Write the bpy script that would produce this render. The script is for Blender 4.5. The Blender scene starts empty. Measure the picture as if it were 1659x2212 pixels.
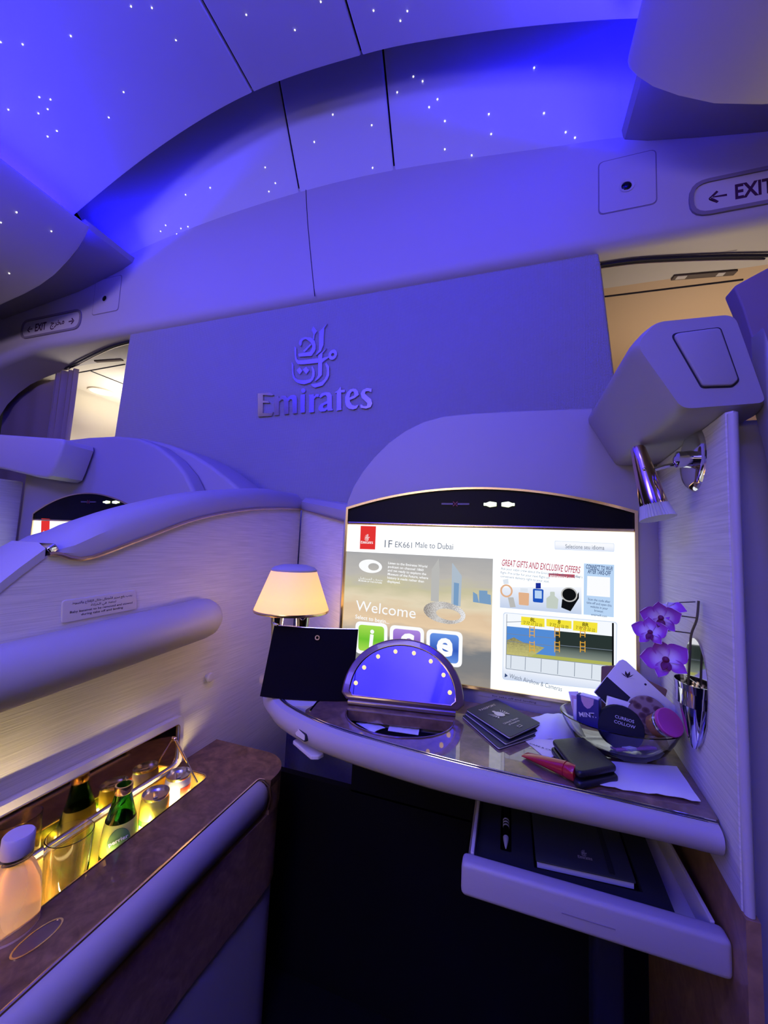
import bpy, bmesh, math, random, unicodedata
from mathutils import Vector, Matrix, Euler
random.seed(7)
S = bpy.context.scene
COL = S.collection
# ------------------------------------------------------------------ camera
F_PX, CX, CY = 829.26, 829.5, 1106.0
R = Matrix(((0.95012611, 0.01540034, -0.31148547),
            (0.30868458, 0.09585769, 0.9463219),
            (0.04443196, -0.99527591, 0.08632304)))      # world <- (image right, image down, forward)
EYE = Vector((0, 0, 1.15))
cam = bpy.data.objects.new('camera', bpy.data.cameras.new('camera'))
COL.objects.link(cam)
cam.matrix_world = Matrix.Translation(EYE) @ Matrix((R.col[0], -R.col[1], -R.col[2])).transposed().to_4x4()
cam.data.sensor_fit = 'VERTICAL'; cam.data.sensor_height = 36.0
cam.data.lens = F_PX / 2212 * 36.0
cam.data.clip_start = 0.01
S.camera = cam
# ------------------------------------------------------------------ world, lights, exposure
vs = S.view_settings
vs.view_transform = 'Standard'; vs.look = 'None'; vs.gamma = 1; vs.exposure = 0.0; vs.use_curve_mapping = False
w = bpy.data.worlds.new('cabin_ambient'); S.world = w; w.use_nodes = True
w.node_tree.nodes['Background'].inputs[0].default_value = (0.46, 0.40, 0.62, 1)
w.node_tree.nodes['Background'].inputs[1].default_value = 0.02
S.cycles.use_denoising = True
S.cycles.max_bounces = 8; S.cycles.transmission_bounces = 8; S.cycles.transparent_max_bounces = 8
S.cycles.caustics_reflective = False; S.cycles.caustics_refractive = False
S.cycles.sample_clamp_indirect = 4.0


def area(name, loc, target, sx, sy, power, col, spread=180):
    l = bpy.data.lights.new(name, 'AREA'); l.shape = 'RECTANGLE'; l.size = sx; l.size_y = sy
    l.energy = power; l.color = col; l.spread = math.radians(spread)
    o = bpy.data.objects.new(name, l); COL.objects.link(o); o.location = loc
    o.rotation_euler = (Vector(target) - Vector(loc)).to_track_quat('-Z', 'Y').to_euler()
    return o


def point(name, loc, power, col, r=0.02):
    l = bpy.data.lights.new(name, 'POINT'); l.energy = power; l.color = col; l.shadow_soft_size = r
    o = bpy.data.objects.new(name, l); COL.objects.link(o); o.location = loc
    return o


# cove lights between ceiling and overhead bins (long strips along the cabin)
for sgn in (-1, 1):
    for y0, y1, x, z, p in ((-3.3, 1.09, -.80 + sgn * 1.190, 2.552, 150.0), (1.24, 1.40, -.80 + sgn * 1.200, 2.652, 0.5)):
        lo = area('cove_light_' + ('near' if y0 < 0 else 'far'), (x, (y0 + y1) / 2, z), (0, 0, 0), y1 - y0, 0.03, p, (0.002, 0.001, 1.0))
        lo.rotation_euler = Vector((-sgn * 0.50, 0, 0.75)).to_track_quat('-Z', 'Y').to_euler()
# added unseen fills: violet from high aft, and warm from behind the camera
area('violet_fill', (-1.0, -1.3, 2.42), (-0.80, 1.45, 2.30), 0.9, 0.3, 8.5, (0.18, 0.15, 1.0), 95)
area('aft_fill', (-0.80, -2.2, 1.55), (-0.80, 1.2, 2.40), 2.4, 0.3, 3.0, (1.0, 0.80, 0.95), 130)  # added unseen fill from aft, lifts the bins and header
area('aisle_fill', (-2.15, -0.30, 1.95), (-2.45, 1.42, 2.36), 0.4, 0.2, 2.6, (0.62, 0.48, 1.0), 100)  # added unseen fill, brightens the left end of the header
area('aisle_fill', (0.62, -0.30, 1.95), (0.72, 1.42, 2.40), 0.4, 0.2, 0.9, (0.55, 0.40, 1.0), 100)  # added unseen fill for the right end of the header
for sgn in (-1, 1):      # added violet fill along the bin lips, tints the middle of the ceiling
    area('lip_fill', (-.80 + sgn * 1.10, -1.2, 2.625), (-.80 - sgn * .4, -1.2, 2.95), 3.0, .02, 46.0, (0.05, 0.035, 1.0), 90)
area('console_fill', (-0.25, -0.35, 2.30), (-0.58, 0.55, 0.45), 0.6, 0.3, 1.7, (0.42, 0.42, 1.0), 90)  # added violet fill overhead, brightens the console and pad
area('warm_fill', (-0.38, -0.55, 1.30), (-0.62, 1.0, 0.95), 0.30, 0.30, 1.15, (1.0, 0.80, 0.60), 110)  # added warm fill aimed at the divider, not a fitted lamp
# galley beyond the bulkhead
area('galley_light', (-2.45, 2.15, 1.95), (-2.45, 2.2, 0.6), 0.5, 0.8, 8.0, (1.0, 0.90, 0.76))
area('galley_light', (-2.6, 2.25, 1.72), (-2.62, 2.2, 3.0), 0.4, 0.5, 7.0, (1.0, 0.92, 0.80), 120)
area('galley_right_light', (0.85, 2.0, 1.5), (0.85, 1.9, 3.0), 0.5, 0.4, 4.2, (1.0, 0.80, 0.58))
point('galley_right_light', (0.95, 1.75, 1.2), 1.6, (1.0, 0.80, 0.58), 0.1)


# ------------------------------------------------------------------ helpers
def at(px, py, ax, val):
    """point where the sight line through photo pixel (px, py) meets the real plane ax = val"""
    d = R @ Vector((px - CX, py - CY, F_PX)); i = 'XYZ'.index(ax)
    return EYE + d * ((val - EYE[i]) / d[i])


def material(name, col=(.5, .5, .5), rough=.5, metal=0, coat=0, spec=.5, trans=0, ior=1.45, emit=None, es=1.0,
             bump=None, alpha=1.0, sub=0, coat_rough=.03):
    m = bpy.data.materials.new(name); m.use_nodes = True
    nt = m.node_tree; b = nt.nodes['Principled BSDF']; I = b.inputs
    I['Base Color'].default_value = (*col, 1); I['Roughness'].default_value = rough; I['Metallic'].default_value = metal
    I['Coat Weight'].default_value = coat; I['Coat Roughness'].default_value = coat_rough
    I['Specular IOR Level'].default_value = spec
    I['Transmission Weight'].default_value = trans; I['IOR'].default_value = ior; I['Alpha'].default_value = alpha
    if emit:
        I['Emission Color'].default_value = (*emit, 1); I['Emission Strength'].default_value = es
    if bump:
        sc, st, dist = bump
        tc = nt.nodes.new('ShaderNodeTexCoord'); n = nt.nodes.new('ShaderNodeTexNoise'); bp = nt.nodes.new('ShaderNodeBump')
        n.inputs['Scale'].default_value = sc; n.inputs['Detail'].default_value = 4
        bp.inputs['Strength'].default_value = st; bp.inputs['Distance'].default_value = dist
        nt.links.new(tc.outputs['Object'], n.inputs['Vector']); nt.links.new(n.outputs['Fac'], bp.inputs['Height'])
        nt.links.new(bp.outputs['Normal'], I['Normal'])
    return m


def nodes(m):
    nt = m.node_tree
    return nt, nt.nodes['Principled BSDF'], nt.links.new


def ramp(nt, stops):
    r = nt.nodes.new('ShaderNodeValToRGB'); e = r.color_ramp.elements
    while len(e) < len(stops): e.new(0.5)
    for el, (p, c) in zip(e, stops): el.position = p; el.color = (*c, 1)
    return r


M = {}
M['ceil'] = material('ceiling_paint', (.80, .80, .84), .6, bump=(220, .05, .001))
M['plastic'] = material('cabin_plastic', (.58, .54, .53), .5, bump=(900, .12, .0006))
M['cream'] = material('cream_lining', (.78, .72, .62), .55, bump=(700, .1, .0006))
M['deskp'] = material('desk_edge_plastic', (.44, .40, .39), .5, bump=(900, .12, .0006))
M['shell'] = material('shell_plastic', (.40, .375, .39), .48, bump=(1000, .14, .0006))
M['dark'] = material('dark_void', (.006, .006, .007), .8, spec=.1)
M['seam'] = material('dark_seam', (.02, .018, .03), .8)
M['black'] = material('black_gloss', (.004, .004, .006), .15)
M['signblack'] = material('sign_panel_black', (.003, .003, .004), .45, spec=.15)
M['blackfab'] = material('black_fabric', (.005, .004, .005), .85, spec=.06, bump=(1500, .4, .0005))
M['gold'] = material('gold_trim', (.92, .70, .38), .24, 1)
M['goldplate'] = material('gold_mirror', (.55, .40, .20), .06, 1)
M['chrome'] = material('chrome', (.72, .70, .72), .08, 1)
M['rose'] = material('rose_gold', (.72, .50, .36), .12, 1)
M['bronze'] = material('bronze_lacquer', (.16, .10, .085), .22, .35, coat=.6)
M['mirror'] = material('mirror_glass', (.82, .82, .86), .02, 1)
M['glass'] = material('clear_glass', (1, 1, 1), .0, trans=1, ior=1.45)
M['greenglass'] = material('green_glass', (.10, .42, .12), .02, trans=1, ior=1.45)
M['carpet'] = material('dark_carpet', (.006, .006, .008), .95, spec=.05, bump=(600, .6, .002))
M['white'] = material('white_paper', (.80, .80, .84), .6)
M['whiteb'] = material('white_board', (.84, .83, .86), .45)
M['navy'] = material('navy_cover', (.010, .012, .026), .55, bump=(1400, .25, .0004))
M['pensilver'] = material('pen_silver', (.82, .82, .86), .42, .35)
M['leather'] = material('black_leather', (.010, .010, .011), .38, bump=(420, .35, .0008))
M['red'] = material('red_plastic', (.42, .012, .018), .28, coat=.3)
M['goldfoil'] = material('gold_foil', (.50, .46, .38), .45, .3)
M['kraft'] = material('kraft_board', (.20, .11, .07), .8)
M['pinklid'] = material('pink_lid', (.55, .07, .33), .45)
M['amber'] = material('amber_content', (.30, .14, .04), .2, coat=.4)
M['silver'] = material('silver_ring', (.75, .75, .77), .25, 1)
M['ink'] = material('dark_ink', (.02, .012, .035), .7)
M['exitink'] = material('exit_ink', (.055, .008, .045), .7)
M['exitplate'] = material('exit_plate', (.62, .58, .58), .45)
M['grout'] = material('sign_groove', (.26, .22, .24), .7)
M['curtain'] = material('curtain_cloth', (.30, .24, .28), .85, bump=(500, .3, .001))
M['tray'] = material('foam_tray', (.020, .023, .024), .8, spec=.2)
M['nbcover'] = material('notebook_cover', (.030, .036, .036), .6, bump=(700, .3, .0005))
M['logo'] = material('brushed_logo_metal', (.62, .57, .60), .18, 1)
M['star'] = material('star_light', (1, 1, 1), emit=(1, .95, .85), es=9)
M['bulb'] = material('mirror_bulb', (.05, .05, .05), emit=(1, .62, .30), es=1.45)
M['seatbelt'] = material('sign_lit', (1, 1, 1), emit=(.80, 1, .28), es=1.25)
M['sign_dim'] = material('sign_unlit', (.16, .13, .17), .5)
M['signred'] = material('sign_red', (.25, .03, .05), .5)
M['vent'] = material('vent_dark', (.10, .07, .06), .6)
M['downlight'] = material('downlight_glow', (1, 1, 1), emit=(1, .78, .30), es=1.0)
M['rib'] = material('ribbed_diffuser', (.75, .75, .80), .35, trans=.35)
M['stem'] = material('orchid_stem', (.10, .09, .05), .55)
M['lipdark'] = material('orchid_lip', (.16, .01, .06), .5)
M['sage'] = material('sage_pillow', (.66, .67, .74), .6)
M['pinkpaper'] = material('pink_wrapper', (.50, .16, .33), .5)
M['violetbox'] = material('mint_box_blue', (.035, .035, .16), .5)
M['peach'] = material('mint_box_pink', (.62, .42, .44), .6)
M['canlid'] = material('can_aluminium', (.66, .64, .68), .25, 1)
M['cangreen'] = material('can_green', (.05, .40, .04), .3, .3, coat=.3)
M['canyellow'] = material('can_yellow', (.72, .66, .08), .3, .2, coat=.3)
M['canwhite'] = material('can_white', (.78, .74, .66), .3, coat=.3)
M['canred'] = material('can_red', (.70, .06, .03), .3, coat=.3)
M['label'] = material('bottle_label', (.74, .78, .10), .45)
M['labelg'] = material('label_green', (.10, .22, .05), .5)
M['water'] = material('pink_water_bottle', (.95, .72, .58), .12, trans=.72, ior=1.2)
M['watercap'] = material('water_cap', (.46, .40, .66), .45)
M['waterlabel'] = material('water_label', (.86, .58, .40), .5)
M['tan'] = material('tan_lining', (.58, .42, .29), .6)
M['shade'] = material('lamp_shade_glow', (.25, .20, .14), .6, emit=(1.0, .60, .26), es=1.15)
nt, b, L = nodes(M['shade'])
tc = nt.nodes.new('ShaderNodeTexCoord'); sx = nt.nodes.new('ShaderNodeSeparateXYZ')
L(tc.outputs['Generated'], sx.inputs[0])
rp_ = ramp(nt, [(0, (1.0, .54, .13)), (.30, (1.0, .60, .15)), (1, (.98, .48, .18))]); L(sx.outputs['Z'], rp_.inputs[0]); L(rp_.outputs[0], b.inputs['Emission Color'])


def ribbed(name, base, axis, scale, strength):
    """textile lining with fine horizontal ribs of uneven length"""
    m = material(name, base, .75, spec=.25)
    nt, b, L = nodes(m)
    tc = nt.nodes.new('ShaderNodeTexCoord'); mp = nt.nodes.new('ShaderNodeMapping')
    mp.inputs['Scale'].default_value = (9, 9, scale)
    n = nt.nodes.new('ShaderNodeTexNoise'); n.inputs['Scale'].default_value = 1.0; n.inputs['Detail'].default_value = 3
    L(tc.outputs['Object'], mp.inputs[0]); L(mp.outputs[0], n.inputs['Vector'])
    bp = nt.nodes.new('ShaderNodeBump'); bp.inputs['Strength'].default_value = strength; bp.inputs['Distance'].default_value = .0012
    L(n.outputs['Fac'], bp.inputs['Height']); L(bp.outputs[0], b.inputs['Normal'])
    c = ramp(nt, [(.3, tuple(x * .86 for x in base)), (.65, tuple(min(1, x * 1.07) for x in base))])
    L(n.outputs['Fac'], c.inputs[0]); L(c.outputs[0], b.inputs['Base Color'])
    return m


M['ribwall'] = ribbed('ribbed_wall_textile', (.68, .65, .64), 'Z', 420, .35)


def weave(name, base, scale):
    m = material(name, base, .8, spec=.2)
    nt, b, L = nodes(m)
    tc = nt.nodes.new('ShaderNodeTexCoord')
    hs = []
    for ax in ((1, 0, 1), (1, 0, -1)):
        mp = nt.nodes.new('ShaderNodeVectorMath'); mp.operation = 'DOT_PRODUCT'; mp.inputs[1].default_value = tuple(a * scale for a in ax)
        L(tc.outputs['Object'], mp.inputs[0])
        s = nt.nodes.new('ShaderNodeMath'); s.operation = 'SINE'; L(mp.outputs['Value'], s.inputs[0]); hs.append(s)
    mu = nt.nodes.new('ShaderNodeMath'); mu.operation = 'MULTIPLY'; L(hs[0].outputs[0], mu.inputs[0]); L(hs[1].outputs[0], mu.inputs[1])
    bp = nt.nodes.new('ShaderNodeBump'); bp.inputs['Strength'].default_value = .5; bp.inputs['Distance'].default_value = .0015
    L(mu.outputs[0], bp.inputs['Height']); L(bp.outputs[0], b.inputs['Normal'])
    mr = nt.nodes.new('ShaderNodeMapRange'); mr.inputs[1].default_value = -1; L(mu.outputs[0], mr.inputs[0])
    c = ramp(nt, [(0, tuple(x * .82 for x in base)), (1, tuple(x * 1.15 for x in base))]); L(mr.outputs[0], c.inputs[0]); L(c.outputs[0], b.inputs['Base Color'])
    return m


M['weave'] = weave('woven_bulkhead_textile', (.40, .39, .41), 620)


def burl(name, c0, c1, coat=1.0, rough=.35):
    m = material(name, c0, rough, coat=coat, coat_rough=.015, spec=.25)
    nt, b, L = nodes(m)
    tc = nt.nodes.new('ShaderNodeTexCoord')
    n1 = nt.nodes.new('ShaderNodeTexNoise'); n1.inputs['Scale'].default_value = 17; n1.inputs['Detail'].default_value = 8; n1.inputs['Distortion'].default_value = 1.6
    n2 = nt.nodes.new('ShaderNodeTexNoise'); n2.inputs['Scale'].default_value = 70; n2.inputs['Detail'].default_value = 5; n2.inputs['Distortion'].default_value = .8
    L(tc.outputs['Object'], n1.inputs['Vector']); L(tc.outputs['Object'], n2.inputs['Vector'])
    mx = nt.nodes.new('ShaderNodeMix'); mx.inputs[0].default_value = .35
    L(n1.outputs['Fac'], mx.inputs[2]); L(n2.outputs['Fac'], mx.inputs[3])
    r = ramp(nt, [(.32, c0), (.52, tuple((a + q) / 2 for a, q in zip(c0, c1))), (.68, c1)])
    L(mx.outputs[0], r.inputs[0]); L(r.outputs[0], b.inputs['Base Color'])
    return m


M['wood'] = burl('burl_walnut', (.085, .050, .032), (.30, .185, .110), 1.0)
M['wood'].node_tree.nodes['Principled BSDF'].inputs['Coat IOR'].default_value = 2.0
M['woodcon'] = burl('burl_walnut_console', (.085, .044, .020), (.27, .15, .065), .3)
M['woodside'] = burl('burl_walnut_side', (.26, .145, .062), (.50, .30, .13), .2)


def emis(name, col, s=1.0):
    m = material(name, (0, 0, 0), .6, spec=0, emit=col, es=s)
    return m


# ---- object bookkeeping
def tag(o, label, cat, group=None):
    o['label'] = label; o['category'] = cat
    if group: o['group'] = group
    return o


def thing(name, loc, label, cat, group=None):
    o = bpy.data.objects.new(name, None); COL.objects.link(o); o.location = loc; o.empty_display_size = .02
    return tag(o, label, cat, group)


def struct(o):
    o['kind'] = 'structure'; return o


def base_of(o):
    return Vector(o['_base']) if '_base' in o.keys() else Vector(o.location)


def link(name, me, mat, parent=None, base=None, smooth=35):
    """link a mesh given in world coordinates; its origin goes to its thing's base"""
    root = parent
    while root is not None and root.parent is not None: root = root.parent
    org = Vector(root.location) if root is not None else (Vector(base) if base is not None else None)
    if org is None:
        co = [v.co for v in me.vertices]
        mn = Vector((min(c.x for c in co), min(c.y for c in co), min(c.z for c in co)))
        mx = Vector((max(c.x for c in co), max(c.y for c in co), max(c.z for c in co)))
        org = (mn + mx) / 2; org.z = mn.z
    me.transform(Matrix.Translation(-org))
    me.name = name
    for m in (mat if isinstance(mat, (list, tuple)) else [mat]): me.materials.append(m)
    if smooth:
        for p in me.polygons: p.use_smooth = True
        me.set_sharp_from_angle(angle=math.radians(smooth))
    o = bpy.data.objects.new(name, me); COL.objects.link(o)
    if parent is None: o.location = org
    else: o.parent = parent
    return o


def to_mesh(bm):
    bmesh.ops.recalc_face_normals(bm, faces=bm.faces)
    me = bpy.data.meshes.new('m'); bm.to_mesh(me); bm.free(); return me


def join(meshes):
    bm = bmesh.new()
    for m in meshes: bm.from_mesh(m); bpy.data.meshes.remove(m)
    me = bpy.data.meshes.new('m'); bm.to_mesh(me); bm.free(); return me


def frame(o, ex, ey):
    ex = Vector(ex).normalized(); ey = Vector(ey); ey = (ey - ex * ey.dot(ex)).normalized(); n = ex.cross(ey)
    return Matrix(((ex.x, ey.x, n.x, o[0]), (ex.y, ey.y, n.y, o[1]), (ex.z, ey.z, n.z, o[2]), (0, 0, 0, 1)))


def FY(y):   # plane facing the viewer: a = X, b = Z, normal -Y
    return frame((0, y, 0), (1, 0, 0), (0, 0, 1))


def FX(x):   # plane facing +X : a = Y, b = Z, normal +X
    return frame((x, 0, 0), (0, 1, 0), (0, 0, 1))


def FZ(z):   # plane facing up : a = X, b = Y
    return frame((0, 0, z), (1, 0, 0), (0, 1, 0))


def rp(pts, r, n=5):
    """2D polygon with rounded corners"""
    out = []; N = len(pts)
    for i in range(N):
        p0, p, p1 = Vector(pts[i - 1]), Vector(pts[i]), Vector(pts[(i + 1) % N])
        rr = r[i] if isinstance(r, (list, tuple)) else r
        a, c = p0 - p, p1 - p
        if rr <= 0 or a.length < 1e-6 or c.length < 1e-6: out.append(tuple(p)); continue
        ang = a.angle(c); d = min(rr / max(math.tan(ang / 2), .05), a.length * .49, c.length * .49)
        q0, q1 = p + a.normalized() * d, p + c.normalized() * d
        for k in range(n + 1):
            t = k / n; out.append(tuple(q0 * (1 - t) ** 2 + p * 2 * t * (1 - t) + q1 * t * t))
    return out


def ell(cx, cy, rx, ry, n=32, rot=0, a0=0, a1=2 * math.pi, closed=True):
    k = n if closed else n - 1
    out = []
    for i in range(n):
        t = a0 + (a1 - a0) * i / k
        x, y = rx * math.cos(t), ry * math.sin(t)
        out.append((cx + x * math.cos(rot) - y * math.sin(rot), cy + x * math.sin(rot) + y * math.cos(rot)))
    return out


def rect(x0, y0, x1, y1, r=0):
    p = [(x0, y0), (x1, y0), (x1, y1), (x0, y1)]
    return rp(p, r) if r else p


def prism(poly, fr, t0, t1, bev=0, seg=3, both=False):
    """polygon in frame fr extruded from t0 to t1 along its normal, front rim bevelled"""
    bm = bmesh.new()
    lo = [bm.verts.new(fr @ Vector((a, c, t0))) for a, c in poly]
    hi = [bm.verts.new(fr @ Vector((a, c, t1))) for a, c in poly]
    N = len(poly)
    bm.faces.new(lo); f = bm.faces.new(hi)
    for i in range(N): bm.faces.new((lo[i], lo[(i + 1) % N], hi[(i + 1) % N], hi[i]))
    bmesh.ops.recalc_face_normals(bm, faces=bm.faces)
    if bev:
        ed = list(f.edges)
        if both: ed += [e for e in bm.edges if all(v in lo for v in e.verts)]
        bmesh.ops.bevel(bm, geom=ed, offset=bev, segments=seg, affect='EDGES', profile=.5, clamp_overlap=True)
    return to_mesh(bm)


def plate(outer, holes, fr, t0, t1):
    """flat plate with holes"""
    bm = bmesh.new(); loops = []
    for lp in [outer] + list(holes):
        vsx = [bm.verts.new((a, c, 0)) for a, c in lp]; loops.append(vsx)
        for i in range(len(vsx)): bm.edges.new((vsx[i], vsx[(i + 1) % len(vsx)]))
    bmesh.ops.triangle_fill(bm, use_beauty=True, edges=bm.edges[:])
    faces = bm.faces[:]
    mp = {}
    for v in list(bm.verts): mp[v] = bm.verts.new((v.co.x, v.co.y, t1))
    for f in faces: bm.faces.new([mp[v] for v in f.verts])
    for lp in loops:
        for i in range(len(lp)):
            a, c = lp[i], lp[(i + 1) % len(lp)]; bm.faces.new((a, c, mp[c], mp[a]))
    for v in mp: v.co.z = t0
    bmesh.ops.transform(bm, matrix=fr, verts=bm.verts)
    return to_mesh(bm)


def ring(outer, inner, fr, t0, t1):
    return plate(outer, [inner], fr, t0, t1)


def loft(rings, closed=True, cap=True):
    bm = bmesh.new(); rows = [[bm.verts.new(p) for p in r] for r in rings]
    n = len(rows[0]); k = n if closed else n - 1
    for a, c in zip(rows, rows[1:]):
        for i in range(k): bm.faces.new((a[i], a[(i + 1) % n], c[(i + 1) % n], c[i]))
    if cap and closed: bm.faces.new(rows[0][::-1]); bm.faces.new(rows[-1])
    return to_mesh(bm)


def sheet(rows, thick, direction=None):
    """grid of points given a thickness along a direction (or its own normals)"""
    bm = bmesh.new(); g = [[bm.verts.new(p) for p in r] for r in rows]
    for a, c in zip(g, g[1:]):
        for i in range(len(a) - 1): bm.faces.new((a[i], a[i + 1], c[i + 1], c[i]))
    bmesh.ops.recalc_face_normals(bm, faces=bm.faces)
    if direction is not None:
        d = Vector(direction) * thick
        res = bmesh.ops.extrude_face_region(bm, geom=bm.faces[:])
        for e in res['geom']:
            if isinstance(e, bmesh.types.BMVert): e.co += d
    else:
        bmesh.ops.solidify(bm, geom=bm.faces[:], thickness=thick)
    return to_mesh(bm)


def lathe(prof, fr, n=32, cap=True):
    """profile (radius, height) turned about the frame's normal"""
    rings = [[fr @ Vector((r * math.cos(2 * math.pi * k / n), r * math.sin(2 * math.pi * k / n), h)) for k in range(n)] for r, h in prof]
    bm = bmesh.new(); rows = [[bm.verts.new(p) for p in r] for r in rings]
    for a, c in zip(rows, rows[1:]):
        for i in range(n): bm.faces.new((a[i], a[(i + 1) % n], c[(i + 1) % n], c[i]))
    if cap: bm.faces.new(rows[0][::-1]); bm.faces.new(rows[-1])
    return to_mesh(bm)


def up(p): return frame(p, (1, 0, 0), (0, 1, 0))


def axis(p, q):
    d = (Vector(q) - Vector(p)).normalized()
    a = Vector((0, 0, 1)) if abs(d.z) < .9 else Vector((1, 0, 0))
    ex = a.cross(d).normalized(); return frame(p, ex, d.cross(ex))


def rod(p, q, r0, r1=None, n=16):
    r1 = r0 if r1 is None else r1
    return lathe([(r0, 0), (r1, (Vector(q) - Vector(p)).length)], axis(p, q), n)


def smooth_path(pts, n=6):
    P = [Vector(p) for p in pts]; out = []
    for i in range(len(P) - 1):
        a, c, d, e = P[max(i - 1, 0)], P[i], P[i + 1], P[min(i + 2, len(P) - 1)]
        for k in range(n):
            t = k / n
            out.append(.5 * ((2 * c) + (d - a) * t + (2 * a - 5 * c + 4 * d - e) * t * t + (3 * c - a - 3 * d + e) * t ** 3))
    out.append(P[-1]); return out


def tube(pts, r, n=8, closed=False):
    P = [Vector(p) for p in pts]; rings = []; N = len(P); prev = None
    for i, p in enumerate(P):
        if closed: t = (P[(i + 1) % N] - P[i - 1]).normalized()
        else: t = (P[min(i + 1, N - 1)] - P[max(i - 1, 0)]).normalized()
        if prev is None:
            a = Vector((0, 0, 1)) if abs(t.z) < .9 else Vector((1, 0, 0)); ex = a.cross(t).normalized()
        else:
            ex = (prev - t * prev.dot(t)).normalized()
        prev = ex; ey = t.cross(ex); rr = r[i] if isinstance(r, (list, tuple)) else r
        rings.append([p + ex * rr * math.cos(2 * math.pi * k / n) + ey * rr * math.sin(2 * math.pi * k / n) for k in range(n)])
    if closed: rings.append(rings[0])
    return loft(rings, True, not closed)


def ball(c, r, sx=1, sy=1, sz=1, seg=16):
    bm = bmesh.new(); bmesh.ops.create_uvsphere(bm, u_segments=seg, v_segments=seg // 2 + 2, radius=r)
    bmesh.ops.scale(bm, vec=(sx, sy, sz), verts=bm.verts); bmesh.ops.translate(bm, vec=c, verts=bm.verts)
    return to_mesh(bm)


def box(c, s, rot=None, bev=0):
    bm = bmesh.new(); bmesh.ops.create_cube(bm, size=1); bmesh.ops.scale(bm, vec=s, verts=bm.verts)
    if bev: bmesh.ops.bevel(bm, geom=bm.edges[:], offset=bev, segments=3, affect='EDGES', profile=.5, clamp_overlap=True)
    if rot: bmesh.ops.rotate(bm, matrix=Euler(rot).to_matrix(), verts=bm.verts)
    bmesh.ops.translate(bm, vec=c, verts=bm.verts)
    return to_mesh(bm)


def shape_arabic(s):
    """logical Arabic text -> presentation forms in left-to-right drawing order"""
    forms = {}
    for cp in range(0xFE70, 0xFEFD):
        d = unicodedata.decomposition(chr(cp)).split()
        if len(d) == 2 and d[0][1:-1] in ('isolated', 'final', 'initial', 'medial'):
            forms.setdefault(chr(int(d[1], 16)), {})[d[0][1:-1]] = chr(cp)
    out = []
    for i, c in enumerate(s):
        f = forms.get(c)
        if not f: out.append(c); continue
        pv = forms.get(s[i - 1], {}) if i else {}
        nx = forms.get(s[i + 1], {}) if i + 1 < len(s) else {}
        lp, rn = 'initial' in pv, ('initial' in f and 'final' in nx)
        k = 'medial' if lp and rn and 'medial' in f else 'final' if lp and 'final' in f else 'initial' if rn else 'isolated'
        out.append(f.get(k, c))
    return ''.join(reversed(out))


def text(body, fr, h, align='LEFT', bold=0, sxx=1.0, shear=0, line=1.0, t=.0002, width=None):
    """lettering as a mesh: cap height h metres, baseline at the frame's origin"""
    c = bpy.data.curves.new('t', 'FONT'); c.body = body; c.align_x = align; c.size = 1; c.offset = bold; c.shear = shear
    c.space_line = line; c.resolution_u = 3
    o = bpy.data.objects.new('t', c); COL.objects.link(o); bpy.context.view_layer.update()
    me = bpy.data.meshes.new_from_object(o.evaluated_get(bpy.context.evaluated_depsgraph_get()))
    bpy.data.objects.remove(o); bpy.data.curves.remove(c)
    s = h / .727
    if width:
        xs = [v.co.x for v in me.vertices]; sxx = width / ((max(xs) - min(xs)) * s)
    me.transform(fr @ Matrix.Translation((0, 0, t)) @ Matrix.Diagonal((s * sxx, s, s, 1)))
    me.materials.clear()
    return me


def interp(pts, x):
    """smooth curve through sorted (x, y) points"""
    n = len(pts)
    if x <= pts[0][0]: i = 0
    elif x >= pts[-1][0]: i = n - 2
    else: i = max(k for k in range(n - 1) if pts[k][0] <= x)
    (x0, y0), (x1, y1) = pts[i], pts[i + 1]
    def slope(k):
        a, c = max(k - 1, 0), min(k + 1, n - 1)
        return (pts[c][1] - pts[a][1]) / (pts[c][0] - pts[a][0])
    h = x1 - x0; t = (x - x0) / h
    if t < 0 or t > 1: return (y0 + slope(i) * (x - x0)) if t < 0 else (y1 + slope(i + 1) * (x - x1))
    m0, m1 = slope(i) * h, slope(i + 1) * h
    return (2 * t ** 3 - 3 * t * t + 1) * y0 + (t ** 3 - 2 * t * t + t) * m0 + (-2 * t ** 3 + 3 * t * t) * y1 + (t ** 3 - t * t) * m1


# ================================================================== SETTING
YE = 1.12                                  # forward edge of the near ceiling
YH = 1.42                                  # face of the header beam
ARC = [(-2.10, 2.540), (-1.96, 2.624), (-1.45, 2.822), (-.996, 2.912), (-.496, 2.888), (-.17, 2.822), (.109, 2.744), (.36, 2.653), (.50, 2.575)]
ARCB = [(-2.15, 2.585), (-1.99, 2.66), (-1.45, 2.725), (-.875, 2.745), (-.451, 2.722), (.133, 2.645), (.351, 2.616), (.50, 2.575)]


def zn(x): return interp(ARC, x)


def zf(x, y):
    t = (y - YE) / (YH + .01 - YE); return (zn(x) + .30) * (1 - t) + interp(ARCB, x) * t


floor = struct(link('floor', box((-.6, .6, -.05), (6, 5, .1)), M['carpet']))
SE = [-.994, -.53]


def ceiling_panel(xa, xb, y0, y1, zfun, name, lip0=True, lip1=True):
    n = 26; xs = [xa + (xb - xa) * i / n for i in range(n + 1)]
    xs = [xa + .0040, xa + .008] + xs[1:-1] + [xb - .008, xb - .0040]
    rise = [.006, .0008] + [0] * (len(xs) - 4) + [.0008, .006]
    ys = [y0] + [y0 + (y1 - y0) * k / 6 for k in range(1, 6)] + [y1 - .006, y1 - .0015, y1]
    yr = [0] * (len(ys) - 2) + [.001, .006]
    rows = [[(x, y, zfun(x, y) + max(r, q)) for x, r in zip(xs, rise)] for y, q in zip(ys, yr)]
    return link(name, sheet(rows, .012, (0, 0, 1)), M['ceil'])


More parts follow.
